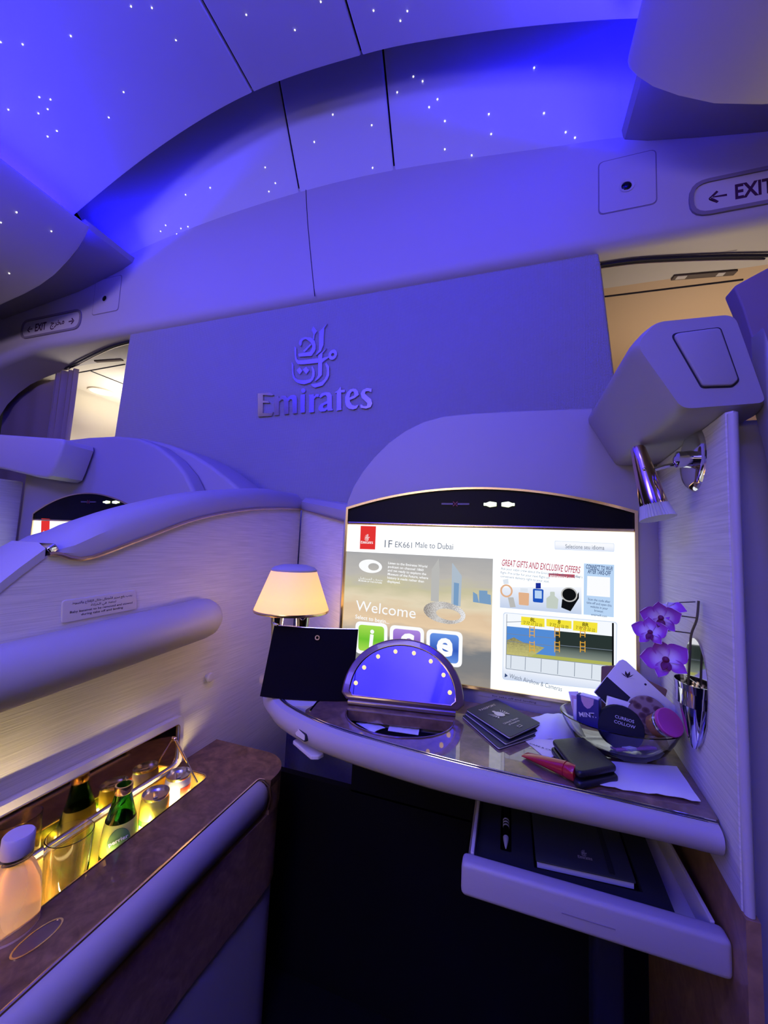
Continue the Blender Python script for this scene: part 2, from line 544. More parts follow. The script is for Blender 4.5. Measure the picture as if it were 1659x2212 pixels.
ceils = []
edges = [-2.10] + SE + [.50]
for i in range(3):
    ceils.append(struct(ceiling_panel(edges[i], edges[i + 1], -3.6, YE, lambda x, y: zn(x), 'ceiling')))
edgf = [-2.12, -.95, -.49, .50]
for i in range(3):
    ceils.append(struct(ceiling_panel(edgf[i], edgf[i + 1], YE + .004, YH + .004, zf, 'ceiling')))
xs = [-2.15 + 2.7 * i / 30 for i in range(31)]
struct(link('ceiling_backing', join([sheet([[(x, y, zn(x) + .016) for x in xs] for y in (-3.6, YE - .004)], .02, (0, 0, 1)),
                                     sheet([[(x, y, zf(x, y) + .02) for x in xs] for y in (YE, 1.25, YH)], .02, (0, 0, 1))]), M['dark']))


def on_ceiling(px, py, zfun, y0, y1, shift=0.0):
    d = R @ Vector((px - CX, py - CY, F_PX)); t0, t1 = .3, 4.5
    f = lambda t: (EYE + d * t).z - zfun((EYE + d * t).x, (EYE + d * t).y) + shift
    d = d / d.length
    for _ in range(60):
        tm = (t0 + t1) / 2
        if f(tm) < 0: t0 = tm
        else: t1 = tm
    return EYE + d * t0


# starlight fittings, each a tiny lens set in its ceiling panel
near_stars = [(283, 14), (328, 17), (153, 78), (1, 91), (49, 96), (380, 87), (85, 210), (109, 215), (103, 236), (83, 245), (18, 237),
              (123, 283), (103, 295), (267, 199), (235, 254), (532, 32), (637, 65), (807, 23), (880, 24), (865, 45), (693, 4)]
far_stars = [(719, 248), (803, 271), (679, 307), (805, 363), (573, 362), (595, 396), (581, 414), (454, 406), (401, 421), (358, 487), (391, 494),
             (406, 490), (382, 506), (347, 500), (893, 166), (913, 176), (858, 200), (945, 215), (927, 232), (961, 262), (961, 323), (1019, 336),
             (1056, 247), (1061, 290), (1154, 147), (1175, 245), (1222, 286), (1242, 298)]
for lst, zfun, idx, eds in ((near_stars, lambda x, y: zn(x), 0, edges), (far_stars, zf, 3, edgf)):
    for px, py in lst:
        p = on_ceiling(px, py, zfun, 0, 0)
        k = sum(1 for e in eds[1:3] if p.x > e)
        link('star_light', lathe([(.0005, -.0012), (.0016, -.0009), (.0021, .002)], up(p), 10), M['star'], ceils[idx + k])

# overhead bins / crown panels left and right (profile: offset from the cove lip, height)
BIN = [(.00, 2.590), (-.012, 2.577), (-.008, 2.555), (.012, 2.522), (.05, 2.475), (.11, 2.425), (.19, 2.373), (.29, 2.335), (.40, 2.310), (.58, 2.282), (.80, 2.258), (1.10, 2.225)]
for sgn, side in ((-1, 'left'), (1, 'right')):
    xl = -.80 + sgn * 1.115
    def prof(off, dz): return [(xl + sgn * (d + off), z + dz) for d, z in BIN] + [(xl + sgn * (1.10 + off), 2.48 + dz), (xl + sgn * (.06 + off), 2.52 + dz)]
    pr = prof(0, 0)
    ys = [-3.6, .4, 1.135, 1.150, 1.158]; sh = [0, 0, 0, .004, .014]
    rings = [[(x + sgn * s * .6, y, z + s) for x, z in pr] for y, s in zip(ys, sh)]
    o = link('overhead_bin', loft(rings), M['plastic'])
    tag(o, ('pale curved overhead locker on the left below the blue cove with a few star lights' if sgn < 0 else
            'pale curved overhead locker at the top right corner below the blue cove'), 'overhead locker')
    if sgn < 0:
        for px, py in ((36, 459), (111, 500), (20, 591), (2, 481)):
            def zb(x, y): return interp(sorted((x_, z_) for x_, z_ in pr[3:12]), x)
            p = on_ceiling(px, py, zb, 0, 0)
            link('star_light', lathe([(.0005, -.0012), (.0016, -.0009), (.0021, .002)], up(p), 10), M['star'], o)
    pr2 = [(xl + sgn * d, z) for d, z in ((.038, 2.640), (.05, 2.615), (.12, 2.588), (.27, 2.553), (.45, 2.517), (1.12, 2.448), (1.12, 2.60), (.12, 2.628))]
    struct(link('trim_%d' % (1 if sgn < 0 else 2), loft([[(x, y, z) for x, z in pr2] for y in (1.162, YH - .001)]), M['shell']))

# header beam across the cabin
hd = [(YH, 2.98), (YH, 2.27)] + [(YH + .05 - .05 * math.cos(a), 2.27 - .05 * math.sin(a)) for a in (.3, .6, .9, 1.2, 1.57)] + [(1.66, 2.225), (1.66, 2.98)]
HX = [(1.75, 0), (-2.6, 0), (-2.75, -.006), (-2.875, -.028), (-3.0, -.05), (-3.14, -.085), (-3.26, -.14), (-3.36, -.21), (-3.5, -.38)]
header = struct(link('wall_header', loft([[(x, y, z + (dz if z < 2.9 else 0)) for y, z in hd] for x, dz in HX]), M['plastic']))
sp = [at(660, 388, 'Y', YH), at(664, 470, 'Y', YH), at(672, 560, 'Y', YH), at(680, 640, 'Y', YH)]
link('seam', tube(smooth_path([(p.x, YH - .0002, p.z) for p in sp]), .0018, 6), M['seam'], header)

# bulkhead panel with woven textile
YB = 1.45
pl_, pr_ = at(281, 712, 'Y', YB), at(1296, 552, 'Y', YB)
pl2, pr2_ = at(250, 915, 'Y', YB), at(1325, 790, 'Y', YB)
def ext(a, c, z): t = (z - a.z) / (c.z - a.z); return (a.x + (c.x - a.x) * t, z)
bulk = struct(link('wall_front', prism([ext(pl_, pl2, 2.24), ext(pl_, pl2, .0), ext(pr_, pr2_, .0), ext(pr_, pr2_, 2.24)], FY(YB), -.11, 0, .012, both=True), M['weave']))
# edge trims of the bulkhead panel
for (a, c) in ((pl_, pl2), (pr_, pr2_)):
    e0, e1 = ext(a, c, 2.21), ext(a, c, .6)
    link('edge_trim', rod((e0[0], YB + .05, e0[1]), (e1[0], YB + .05, e1[1]), .012), M['shell'], bulk)

# ---- rooms beyond the bulkhead (galleys): ceilings, walls
struct(link('ceiling_galley', box((-2.65, 2.35, 2.245), (1.40, 1.38, .04)), M['cream']))
struct(link('ceiling_galley', box((1.02, 2.35, 2.245), (1.50, 1.38, .04)), M['tan']))
struct(link('wall_galley', box((-3.14, 2.46, 1.1), (.06, 1.3, 2.25)), M['cream']))
struct(link('wall_galley', box((-2.6, 3.06, 1.1), (1.1, .06, 2.25)), M['cream']))
struct(link('wall_galley', box((1.0, 2.75, 1.1), (1.6, .06, 2.25)), M['tan']))
gs = [((165, 806), (270, 787)), ((195, 801), (266, 829))]
struct(link('trim_3', join([rod(at(*p, 'Z', 2.2235), at(*q, 'Z', 2.2235), .0035, n=6) for p, q in gs]), M['seam']))
struct(link('trim_4', join([rod(at(*p, 'Z', 2.2235), at(*q, 'Z', 2.2235), .0035, n=6) for p, q in (((1304, 641), (1605, 604)), ((1590, 700), (1618, 678)))]), M['seam']))
v = at(235, 779, 'Z', 2.222)
tag(link('ceiling_vent', box((v.x, v.y, 2.221), (.20, .022, .006), (0, 0, .12), .002), M['vent']), 'slim dark slot vent in the bright left galley ceiling', 'vent')
p = at(220, 846, 'Z', 2.222)
t = thing('downlight', (p.x, p.y, 2.22), 'round yellow downlight in the bright left galley ceiling', 'ceiling light')
link('lens', lathe([(.075, -.004), (.075, .0)], up((p.x, p.y, 2.222)), 28), M['downlight'], t)
link('rim', ring(ell(p.x, p.y, .088, .088), ell(p.x, p.y, .075, .075), FZ(2.219), -.003, .006), M['cream'], t)
p = at(1520, 594, 'Z', 2.222)
t = thing('ceiling_sign', (p.x, p.y, 2.21), 'small dark strip sign on the tan right galley ceiling', 'sign')
link('plate', box((p.x, p.y, 2.221), (.21, .026, .006), (0, 0, .12), .002), M['vent'], t)
link('end_label', box((p.x - .075, p.y - .010, 2.2205), (.035, .020, .007), (0, 0, .12), .002), M['plastic'], t, smooth=0)
link('end_label', box((p.x + .055, p.y + .006, 2.2205), (.025, .020, .007), (0, 0, .12), .002), M['plastic'], t, smooth=0)
p = at(1560, 522, 'Z', 2.224)
tag(link('soffit_placard', box((p.x, 1.54, 2.2235), (.13, .012, .003), (0, 0, .08)), M['grout']), 'thin engraved placard under the header at the right galley entrance', 'placard')
p = at(183, 753, 'Z', 2.224)
tag(link('soffit_placard', box((p.x, p.y, 2.2235), (.10, .02, .003), (0, 0, .12)), M['grout']), 'small grey placard under the header at the left galley entrance', 'placard')
# curtain rails on the underside
for pts, lab in (([(279, 737), (240, 748), (200, 766), (165, 784), (133, 799)], 'dark curved double curtain rail above the left galley entrance'),
                 ([(1297, 572), (1370, 562), (1450, 557), (1560, 553), (1659, 552)], 'dark curved double curtain rail above the right galley entrance')):
    P = [at(*q, 'Z', 2.214) for q in pts]
    t = thing('curtain_rail', P[2], lab, 'curtain rail')
    link('track', tube(smooth_path(P), .0055, 6), M['seam'], t)
    link('track', tube([p + Vector((0, .018, .002)) for p in smooth_path(P)], .004, 6), M['chrome'], t)


def pleated(x0, x1, y, z0, z1, n, amp, mat, name):
    rows = []
    for k in range(9):
        z = z0 + (z1 - z0) * k / 8; a = amp * (1 - .4 * k / 8)
        rows.append([(x0 + (x1 - x0) * i / (n * 8), y + a * math.sin(i / 8 * 2 * math.pi + .3 * math.sin(k)) + .3 * a * math.sin(i * .37), z) for i in range(n * 8 + 1)])
    return link(name, sheet(rows, .004), mat)


tag(pleated(-3.50, -2.86, 1.715, .3, 2.185, 3, .006, M['curtain'], 'curtain'), 'flat drawn purple curtain filling the arch at far left', 'curtain')
tag(pleated(-2.92, -2.69, 1.67, .3, 2.205, 4, .022, M['curtain'], 'curtain'), 'gathered pleated curtain edge beside the bright left galley', 'curtain')
rc = [(1585, 618), (1640, 588), (1670, 572), (1700, 870), (1662, 860), (1648, 810), (1625, 730), (1605, 665)]
q = [at(*c, 'Y', 1.3) for c in rc]
q = [(p.x, p.z) for p in q]; q[3] = (.78, .4); q[4] = (.69, .4); q.insert(5, (.675, 1.55))
tag(link('aisle_curtain', prism(rp(q, .012), FY(1.3), -.05, 0, .012), M['curtain']), 'purple curtain edge hanging at the far right beyond the suite', 'curtain')

# ---- cabin cameras and exit signs on the header
for x0, x1, z0, z1, cx, cz, lab in ((.281, .460, 2.345, 2.55, .369, 2.435, 'small round camera lens in a square cover right of centre on the header'),
                                    (-2.235, -2.032, 2.352, 2.56, -2.149, 2.440, 'small round camera lens in a square cover at left end of the header')):
    t = thing('cabin_camera', (cx, YH, cz), lab, 'camera')
    o = rp([(x0, z0), (x1, z0), (x1, z1), (x0, z1)], .02); i = rp([(x0 + .004, z0 + .004), (x1 - .004, z0 + .004), (x1 - .004, z1 - .004), (x0 + .004, z1 - .004)], .018)
    link('groove', ring(o, i, FY(YH), -.001, .0006), M['grout'], t)
    link('cover_panel', plate(i, [ell(cx, cz, .020, .020, 24)], FY(YH), -.001, .002), M['plastic'], t)
    link('lens_ring', lathe([(.0205, 0), (.024, .004), (.016, .002)], frame((cx, YH, cz), (1, 0, 0), (0, 0, 1)), 24, cap=False), M['plastic'], t)
    link('lens', lathe([(.016, .0005), (.012, .003), (.003, .0042)], frame((cx, YH, cz), (1, 0, 0), (0, 0, 1)), 24), M['black'], t)

AR_EXIT = shape_arabic('\u0645\u062e\u0631\u062c')
for x0, x1, z0, z1, sk, lab in ((-2.815, -2.325, 2.300, 2.396, 0, 'small backlit-style exit plate at the left end of the header'),
                                (.560, 1.06, 2.280, 2.382, 0, 'exit plate with left arrow cut by the right picture edge')):
    t = thing('exit_sign', ((x0 + x1) / 2, YH, z0), lab.replace('backlit-style ', ''), 'sign')
    h = z1 - z0
    o = rect(x0 - .012, z0 - .012, x1 + .012, z1 + .012, .055); i = rect(x0, z0, x1, z1, .045)
    link('frame', ring(o, i, FY(YH), -.001, .007), M['grout'], t)
    link('plate', prism(i, FY(YH), -.001, .002), M['exitplate'], t)
    zc = z0 + h * .26; hh = h * .50
    f = lambda x: frame((x, YH - .002, zc), (1, 0, 0), (0, 0, 1))
    W = x1 - x0
    ms = [text('\u2190', f(x0 + W * .075), hh * .9, bold=.02), text('EXIT', f(x0 + W * .22), hh, bold=.03, width=W * .20),
          text(AR_EXIT, frame((x0 + W * .50, YH - .002, zc + hh * .25), (1, 0, 0), (0, 0, 1)), hh * .8, bold=.02, width=W * .24),
          text('\u2192', f(x0 + W * .80), hh * .9, bold=.02)]
    for nm_, m_ in zip(('arrow', 'lettering', 'lettering', 'arrow'), ms): link(nm_, m_, M['exitink'], t, smooth=0)

# ---- raised emblem and lettering on the bulkhead (traced outlines, photo crop coordinates)
def tr(pts): return [(520 + x / 5.184, 680 + y / 5.184) for x, y in pts]


EMB = [([(980, 110), (945, 140), (925, 165), (890, 198), (888, 330), (886, 405), (848, 466), (905, 420), (935, 350), (940, 240), (945, 160)], []),
       ([(825, 142), (865, 195), (838, 232), (830, 290), (818, 290), (826, 228), (803, 176)], []),
       ([(662, 330), (672, 300), (690, 282), (712, 268), (735, 262), (790, 268), (820, 283), (838, 305), (850, 350), (848, 395), (835, 425), (800, 470), (665, 478), (657, 448), (720, 436), (785, 428),
         (800, 405), (812, 372), (810, 345), (790, 318), (760, 294), (735, 283), (712, 290), (696, 312), (690, 345), (678, 362)], []),
       ([(708, 418), (792, 336), (802, 346), (728, 426)], []),
       ([(614, 365), (632, 384), (632, 470), (640, 505), (658, 524), (720, 520), (882, 498), (882, 545), (790, 556), (690, 565), (652, 560), (630, 532), (620, 500)], []),
       ([(970, 385), (935, 418), (882, 462), (880, 560), (878, 690), (840, 755), (885, 720), (918, 682), (922, 545), (950, 520), (995, 490), (992, 478), (940, 492), (922, 500), (925, 440), (938, 425)], []),
       ('ell', (1040, 457, 44, 60, .45), (1040, 458, 19, 20, .3)),
       ([(965, 545), (998, 588), (1000, 640), (998, 690), (980, 730), (955, 762), (925, 800), (840, 824), (815, 810), (800, 788), (860, 780), (918, 760), (952, 730), (970, 690), (976, 640), (972, 600), (960, 572)], []),
       ([(583, 540), (598, 572), (600, 640), (604, 680), (618, 712), (642, 735), (680, 744), (730, 744), (770, 738), (795, 725), (812, 692), (815, 650), (805, 598), (815, 588), (832, 620), (838, 650), (835, 700), (818, 735),
         (788, 766), (720, 786), (680, 782), (645, 768), (615, 742), (598, 710), (590, 660)], []),
       ([(670, 600), (700, 635), (672, 676), (638, 632)], []), ([(742, 594), (776, 630), (745, 672), (707, 626)], [])]
LET = [([(205, 888), (345, 880), (380, 905), (360, 912), (262, 906), (262, 970), (322, 974), (332, 994), (262, 993), (258, 1108), (342, 1112), (376, 1096), (358, 1138), (205, 1148)], []),
       ([(388, 938), (434, 918), (440, 942), (470, 916), (512, 914), (536, 940), (572, 910), (612, 906), (634, 920), (640, 950), (640, 1108), (592, 1116), (592, 972), (584, 955), (566, 952), (545, 975), (545, 1116), (497, 1123), (497, 978), (488, 958), (466, 958), (440, 982), (437, 1128), (388, 1133)], []),
       ([(682, 908), (728, 896), (728, 1100), (680, 1106)], []), ('ell', (712, 857, 22, 24, 0), None),
       ([(775, 908), (826, 898), (831, 926), (858, 897), (888, 900), (880, 926), (852, 926), (830, 952), (830, 1098), (776, 1103), (783, 934)], []),
       ([(888, 925), (918, 890), (968, 875), (1008, 882), (1028, 912), (1030, 1055), (1042, 1076), (988, 1082), (980, 1064), (950, 1088), (906, 1092), (884, 1068), (886, 1038), (912, 1008), (980, 974), (980, 928), (964, 906), (936, 912), (906, 936)],
        [(980, 1000), (938, 1020), (928, 1042), (944, 1060), (980, 1044)]),
       ([(1064, 880), (1100, 855), (1129, 812), (1134, 852), (1176, 850), (1172, 876), (1134, 878), (1134, 1056), (1140, 1070), (1082, 1080), (1087, 1062), (1087, 881)], []),
       ([(1330, 905), (1322, 866), (1300, 842), (1268, 836), (1235, 846), (1202, 878), (1180, 930), (1180, 990), (1194, 1034), (1222, 1060), (1265, 1068), (1305, 1055), (1326, 1016), (1290, 1030), (1256, 1020), (1234, 985), (1228, 962), (1280, 942)],
        [(1226, 936), (1234, 892), (1252, 868), (1272, 868), (1282, 890), (1278, 914)]),
       ([(1474, 836), (1470, 876), (1436, 862), (1404, 868), (1398, 892), (1428, 922), (1468, 955), (1480, 1000), (1462, 1042), (1412, 1058), (1350, 1050), (1352, 1010), (1388, 1034), (1422, 1030), (1428, 1000), (1400, 972), (1364, 938), (1352, 892), (1374, 852), (1418, 830)], [])]


def traced(glyphs, xf, fr, t0, t1):
    ms = []
    for g in glyphs:
        if g[0] == 'ell':
            c = g[1]; o = ell(c[0], c[1], c[2], c[3], 20, c[4]); hs = [ell(*g[2][:4], 14, g[2][4])] if g[2] else []
        else:
            o = g[0]; hs = [g[1]] if g[1] else []
        ms.append(plate([xf(p) for p in o], [[xf(p) for p in h] for h in hs], fr, t0, t1))
    return join(ms)


def on_bulk(p):
    q = at(*tr([p])[0], 'Y', YB); return (q.x, q.z)


def crop_local(cx, cy, s):
    """traced outline as a small flat mark centred on (cx, cy); s metres per crop unit"""
    return lambda p: (cx + (p[0] - 842) * s, cy - (p[1] - 640) * s - (p[0] - 842) * s * .07)


t = thing('wall_emblem', (-.82, YB, 1.70), 'raised metallic calligraphy emblem with lettering on the purple bulkhead', 'wall sign')
link('emblem', traced(EMB, on_bulk, FY(YB), .0002, .009), M['logo'], t, smooth=20)
link('lettering', traced(LET, on_bulk, FY(YB), .0002, .009), M['logo'], t, smooth=20)

# ================================================================== SUITE SHELL (1F) AND NEIGHBOUR (1E)
YS = .86


def py(pts, y): return [(at(*p, 'Y', y).x, at(*p, 'Y', y).z) for p in pts]


out = py([(738, 1200), (742, 1130), (750, 1085), (764, 1050), (784, 1018), (808, 988), (840, 956), (875, 931), (915, 911), (960, 899), (1020, 893), (1140, 887), (1280, 882)], YS)
xl, xr = out[0][0], .272
shell_o = [(xl + .004, .79), (xr, .79), (xr, 1.445), (out[-1][0], 1.445)] + [(a, c) for a, c in out[::-1]]
t = thing('screen_surround', (-.07, YS, .79), 'rounded grey shell wrapping the wide screen at centre right', 'seat shell')
scr = py([(753, 1132), (1369, 1148)], YS); sx0, sx1 = -.3725, .2295; sz1, sz0 = 1.1965, .8645
hole = [(sx0 - .006, sz0 - .006), (sx1 + .006, sz0 - .006), (sx1 + .006, 1.222), (sx0 - .006, 1.222)]
link('housing', prism(shell_o, FY(YS), -.22, 0, .016, 3), M['shell'], t)
# short return wall behind the lamp and its cap
A, B = Vector((-.757, 1.295, 0)), Vector((xl - .012, .925, 0))
d = (B - A).normalized(); nrm = Vector((d.y, -d.x, 0)) if (d.y < 0 and -d.x < 0) else Vector((d.y, -d.x, 0))
if nrm.y > 0: nrm = -nrm
def wallrow(z0, z1, off0, off1): return [[A + nrm * off0 + Vector((0, 0, z0(0))), B + nrm * off0 + Vector((0, 0, z0(1)))], [A + nrm * off1 + Vector((0, 0, z1(0))), B + nrm * off1 + Vector((0, 0, z1(1)))]]
zt = lambda s: 1.273 + (1.205 - 1.273) * s
tt = thing('return_wall', (A + B) / 2, 'short textile-lined panel closing the corner behind the glowing lamp', 'partition')
link('panel', sheet([[A + Vector((0, 0, .50)), B + Vector((0, 0, .788))], [A + Vector((0, 0, zt(0))), B + Vector((0, 0, zt(1)))]], .03, -nrm), M['ribwall'], tt)
capr = []
for s in [k / 10 for k in range(11)]:
    c = A + (B - A) * s; z = zt(s)
    capr.append([c + nrm * o + Vector((0, 0, z + h)) for o, h in ((.002, 0), (.006, .012), (.004, .03), (-.01, .045), (-.03, .048), (-.05, .03), (-.05, 0))])
link('cap', loft(capr), M['shell'], tt)
link('gold_bead', tube([A + (B - A) * s + nrm * .006 + Vector((0, 0, zt(s))) for s in [k / 10 for k in range(11)]], .003, 8), M['gold'], tt)

# ---- divider between the two suites, along X = -0.76
XD = -.76
ZT = [(.02, .87), (.20, .905), (.32, .985), (.397, 1.053), (.455, 1.108), (.50, 1.100), (.525, 1.101), (.627, 1.139), (.775, 1.194), (.948, 1.234), (1.12, 1.258), (1.29, 1.273)]
ZS = [(.455, 1.112), (.486, 1.140), (.58, 1.190), (.704, 1.236), (.823, 1.272), (1.08, 1.321), (1.29, 1.336)]
dv = thing('privacy_divider', (XD, .7, 0), 'ribbed textile divider with gold-beaded padded cap left of the suite', 'partition')
ys = [.02 + (1.29 - .02) * k / 60 for k in range(61)]
poly = [(y, interp(ZT, y)) for y in ys] + [(1.29, 0), (.02, 0)]
link('panel', prism(poly, FX(XD), -.12, 0), M['ribwall'], dv)
rings = []
for k in range(41):
    y = .458 + (1.29 - .458) * k / 40
    zt_, zs_ = interp(ZT, y), interp(ZS, y)
    e = min(1, (k + .6) / 4) ** .6; h = max(zs_ - zt_, .012) * (.25 + .75 * e)
    rings.append([(XD + .002, y, zt_), (XD + .004, y, zt_ + h * .25), (XD, y, zt_ + h * .62), (XD - .016, y, zt_ + h * .88), (XD - .04, y, zt_ + h), (XD - .085, y, zt_ + h * .98), (XD - .118, y, zt_ + h * .85), (XD - .126, y, zt_ + h * .5), (XD - .124, y, zt_)])
link('padded_cap', loft(rings), M['shell'], dv)
gb = [(XD + .004, y, interp(ZT, y)) for y in [.456, .462, .475] + [.49 + (1.288 - .49) * k / 40 for k in range(41)]]
link('gold_bead', tube(gb, .0044, 8), M['gold'], dv)
rl = []
for k in range(14):
    y = .02 + (.452 - .02) * k / 13; z = interp(ZT, y)
    rl.append([(XD + .002, y, z - .004), (XD + .001, y, z + .012), (XD - .02, y, z + .022), (XD - .09, y, z + .022), (XD - .12, y, z + .010), (XD - .12, y, z - .004)])
link('lower_rail', loft(rl), M['shell'], dv)
link('end_clip', box((XD - .02, .462, 1.118), (.05, .016, .014), (.7, 0, 0), .003), M['chrome'], dv)
# armrest bolster on the divider
cp = [(.0005, 0), (.022, .004), (.038, .014), (.047, .03), (.050, .055)] + [(.050, .06 + .1 * k) for k in range(8)]
fr = axis((-.737, .848, .948), (-.737, .10, .905))
bol = lathe([(r, h) for r, h in cp], fr, 36)
for v_ in bol.vertices: v_.co.x = max(v_.co.x, XD + .0004)
tag(link('armrest_bolster', bol, M['shell']), 'long rounded padded armrest roll fixed along the textile divider', 'armrest')
# placard with two languages
pp = [(.487, 1.026), (.630, 1.031), (.636, .990), (.490, .985)]
t = thing('notice_placard', (XD, .56, .985), 'small raised two-language bassinet notice on the textile divider', 'placard')
link('plate', prism(rp(pp, .006), FX(XD), -.001, .003, .0015), M['plastic'], t)
ln = [(shape_arabic('\u064a\u062c\u0628 \u0631\u0641\u0639 \u0633\u0631\u064a\u0631 \u0627\u0644\u0623\u0637\u0641\u0627\u0644 \u062e\u0644\u0627\u0644 \u0627\u0644\u0625\u0642\u0644\u0627\u0639 \u0648\u0627\u0644\u0647\u0628\u0648\u0637'), 1.0185, .118), (shape_arabic('\u062a\u062d\u0641\u0638 \u0641\u064a \u0627\u0644\u062e\u0632\u0627\u0646\u0629'), 1.0105, .05),
      ('Baby bassinet to be removed and stowed', 1.0025, .122), ('during take off and landing', .9955, .082)]
link('lettering', join([text(b_, frame((XD + .003, .5625, z), (0, 1, .02), (0, 0, 1)), .0042, 'CENTER', .012, width=w_) for b_, z, w_ in ln]), M['ink'], t, smooth=0)
p = at(447, 1462, 'X', XD)
t = thing('coat_knob', p, 'small round grey knob on the divider below the armrest', 'knob')
link('base', lathe([(.008, -.001), (.008, .004), (.006, .006)], frame(p, (0, 1, 0), (0, 0, 1)), 20), M['plastic'], t)
link('disc', lathe([(.011, .006), (.0125, .008), (.0125, .012), (.010, .0145), (.003, .015)], frame(p, (0, 1, 0), (0, 0, 1)), 24), M['plastic'], t)

# ---- neighbouring suite: divider skin, shell and screen
d2 = thing('privacy_divider', (-.97, .7, 0), 'neighbouring second divider ridge just beyond the gold-beaded one, dark gap between', 'partition')
ZR = [(.40, 1.03), (.50, 1.085), (.526, 1.104), (.541, 1.130), (.577, 1.147), (.662, 1.181), (.80, 1.215), (.95, 1.238)]
r2 = []
for k in range(41):
    y = .42 + (.95 - .42) * k / 40; z1_ = interp(ZR, y)
    r2.append([(-.932, y, z1_ - .05), (-.932, y, z1_ - .012), (-.938, y, z1_ - .003), (-.95, y, z1_), (-.99, y, z1_ - .002), (-1.005, y, z1_ - .012), (-1.005, y, z1_ - .05)])
link('padded_cap', loft(r2), M['shell'], d2)
link('panel', prism([(.42 + .53 * k / 20, interp(ZR, .42 + .53 * k / 20) - .045) for k in range(21)] + [(.95, 0), (.42, 0)], FX(-.935), -.065, 0), M['shell'], d2)
link('end_clip', box((-.945, .520, 1.098), (.03, .012, .010), (.6, 0, 0), .002), M['chrome'], d2)
YN = 1.07
sh = py([(100, 1140), (103, 1060), (110, 1010), (122, 975), (140, 950), (190, 944), (250, 941), (296, 945), (335, 960), (372, 988), (400, 1022), (418, 1060), (422, 1120)], YN)
t = thing('screen_surround', (-1.5, YN, .4), 'domed grey shell of the neighbouring seat at left', 'seat shell')
sh2 = [(-1.985, .4), (sh[-1][0] + .02, .4)] + sh[::-1][:-3] + [(-1.985, 1.50)]
link('housing', prism(sh2, FY(YN), -.06, 0, .014), M['shell'], t)
so = py([(300, 1150), (300, 945), (335, 952), (372, 962), (415, 980), (455, 1005), (490, 1032), (518, 1056), (524, 1068), (526, 1140)], 1.14)
link('outer_shell', prism(so[::-1], FY(1.14), -.16, 0, .014), M['shell'], t)
wg = [(-1.615, 1.352), (-1.600, 1.385), (-1.570, 1.47), (-1.575, 1.487), (-1.60, 1.493), (-2.05, 1.535), (-2.05, 1.40), (-1.93, 1.388), (-1.70, 1.348), (-1.64, 1.342)]
tag(link('headrest_wing', prism(wg, FY(.95), -.11, 0, .012), M['plastic']), 'light box-shaped wing projecting above the neighbouring screen at far left', 'seat wing')
struct(link('wall_left', box((-1.99, .80, .68), (.05, .52, 1.34), None, .006), M['ribwall']))


def screen_at(base, y, x0, x1, z0, z1, label, arc, zarc):
    """monitor: bronze bezel with arched top, black sign bar and a bright display"""
    t = thing('monitor', base, label, 'screen')
    W = .0055
    xm, xs_ = (x0 + x1) / 2, (x1 - x0) / 2
    top = [(xm + xs_ * s, zarc + arc * (1 - s * s)) for s in [1 - k / 14 for k in range(29)]]
    topo = [(xm + (xs_ + W) * s, zarc + W * .8 + arc * (1 - s * s)) for s in [1 - k / 14 for k in range(29)]]
    inner = [(x0, z0), (x1, z0)] + top
    outer = [(x0 - W, z0 - W), (x1 + W, z0 - W)] + topo
    link('bezel', ring(outer, inner, FY(y), .0001, .007), M['gold'], t)
    link('divider_bar', box((xm, y - .0032, z1 + .0035), (x1 - x0, .006, .007), None, .002), M['gold'], t)
    bar = [(x0, z1 + .007), (x1, z1 + .007)] + top
    link('sign_bar', prism(bar, FY(y), .0001, .002), M['signblack'], t)
    return t


def belt_sign(t, y, xa, xb, z, w_, lit=True):
    """no-smoking symbol (unlit) and seat-belt symbol (lit)"""
    g = [box((xa - w_ * .28, y - .0035, z), (w_ * .40, .003, .004)), box((xa + w_ * .28, y - .0035, z), (w_ * .40, .003, .004))]
    link('smoking_symbol', join(g), M['sign_dim'], t, smooth=0)
    link('smoking_cross', join([box((xa, y - .004, z), (w_ * .22, .002, .0018), (0, s, 0)) for s in (.8, -.8)]), M['signred'], t, smooth=0)
    b = []
    for s in (-1, 1):
        b.append(prism(rp([(xb + s * w_ * .08, z - .004), (xb + s * w_ * .30, z - .0062), (xb + s * w_ * .42, z - .003), (xb + s * w_ * .5, z - .003), (xb + s * w_ * .5, z + .003), (xb + s * w_ * .42, z + .003), (xb + s * w_ * .30, z + .0062), (xb + s * w_ * .08, z + .004)][::s], .001), FY(y), .002, .0045))
    link('belt_symbol', join(b), M['seatbelt'], t, smooth=0)


# ================================================================== MONITOR OF THIS SUITE
mon = screen_at((-.07, YS, sz0), YS, sx0, sx1, sz0, sz1, 'large bright screen showing a welcome page in the suite centre', .048, 1.2335)
ma, mb = at(984, 1090, 'Y', YS), at(1078, 1090, 'Y', YS)
belt_sign(mon, YS, ma.x, mb.x, mb.z, .064)


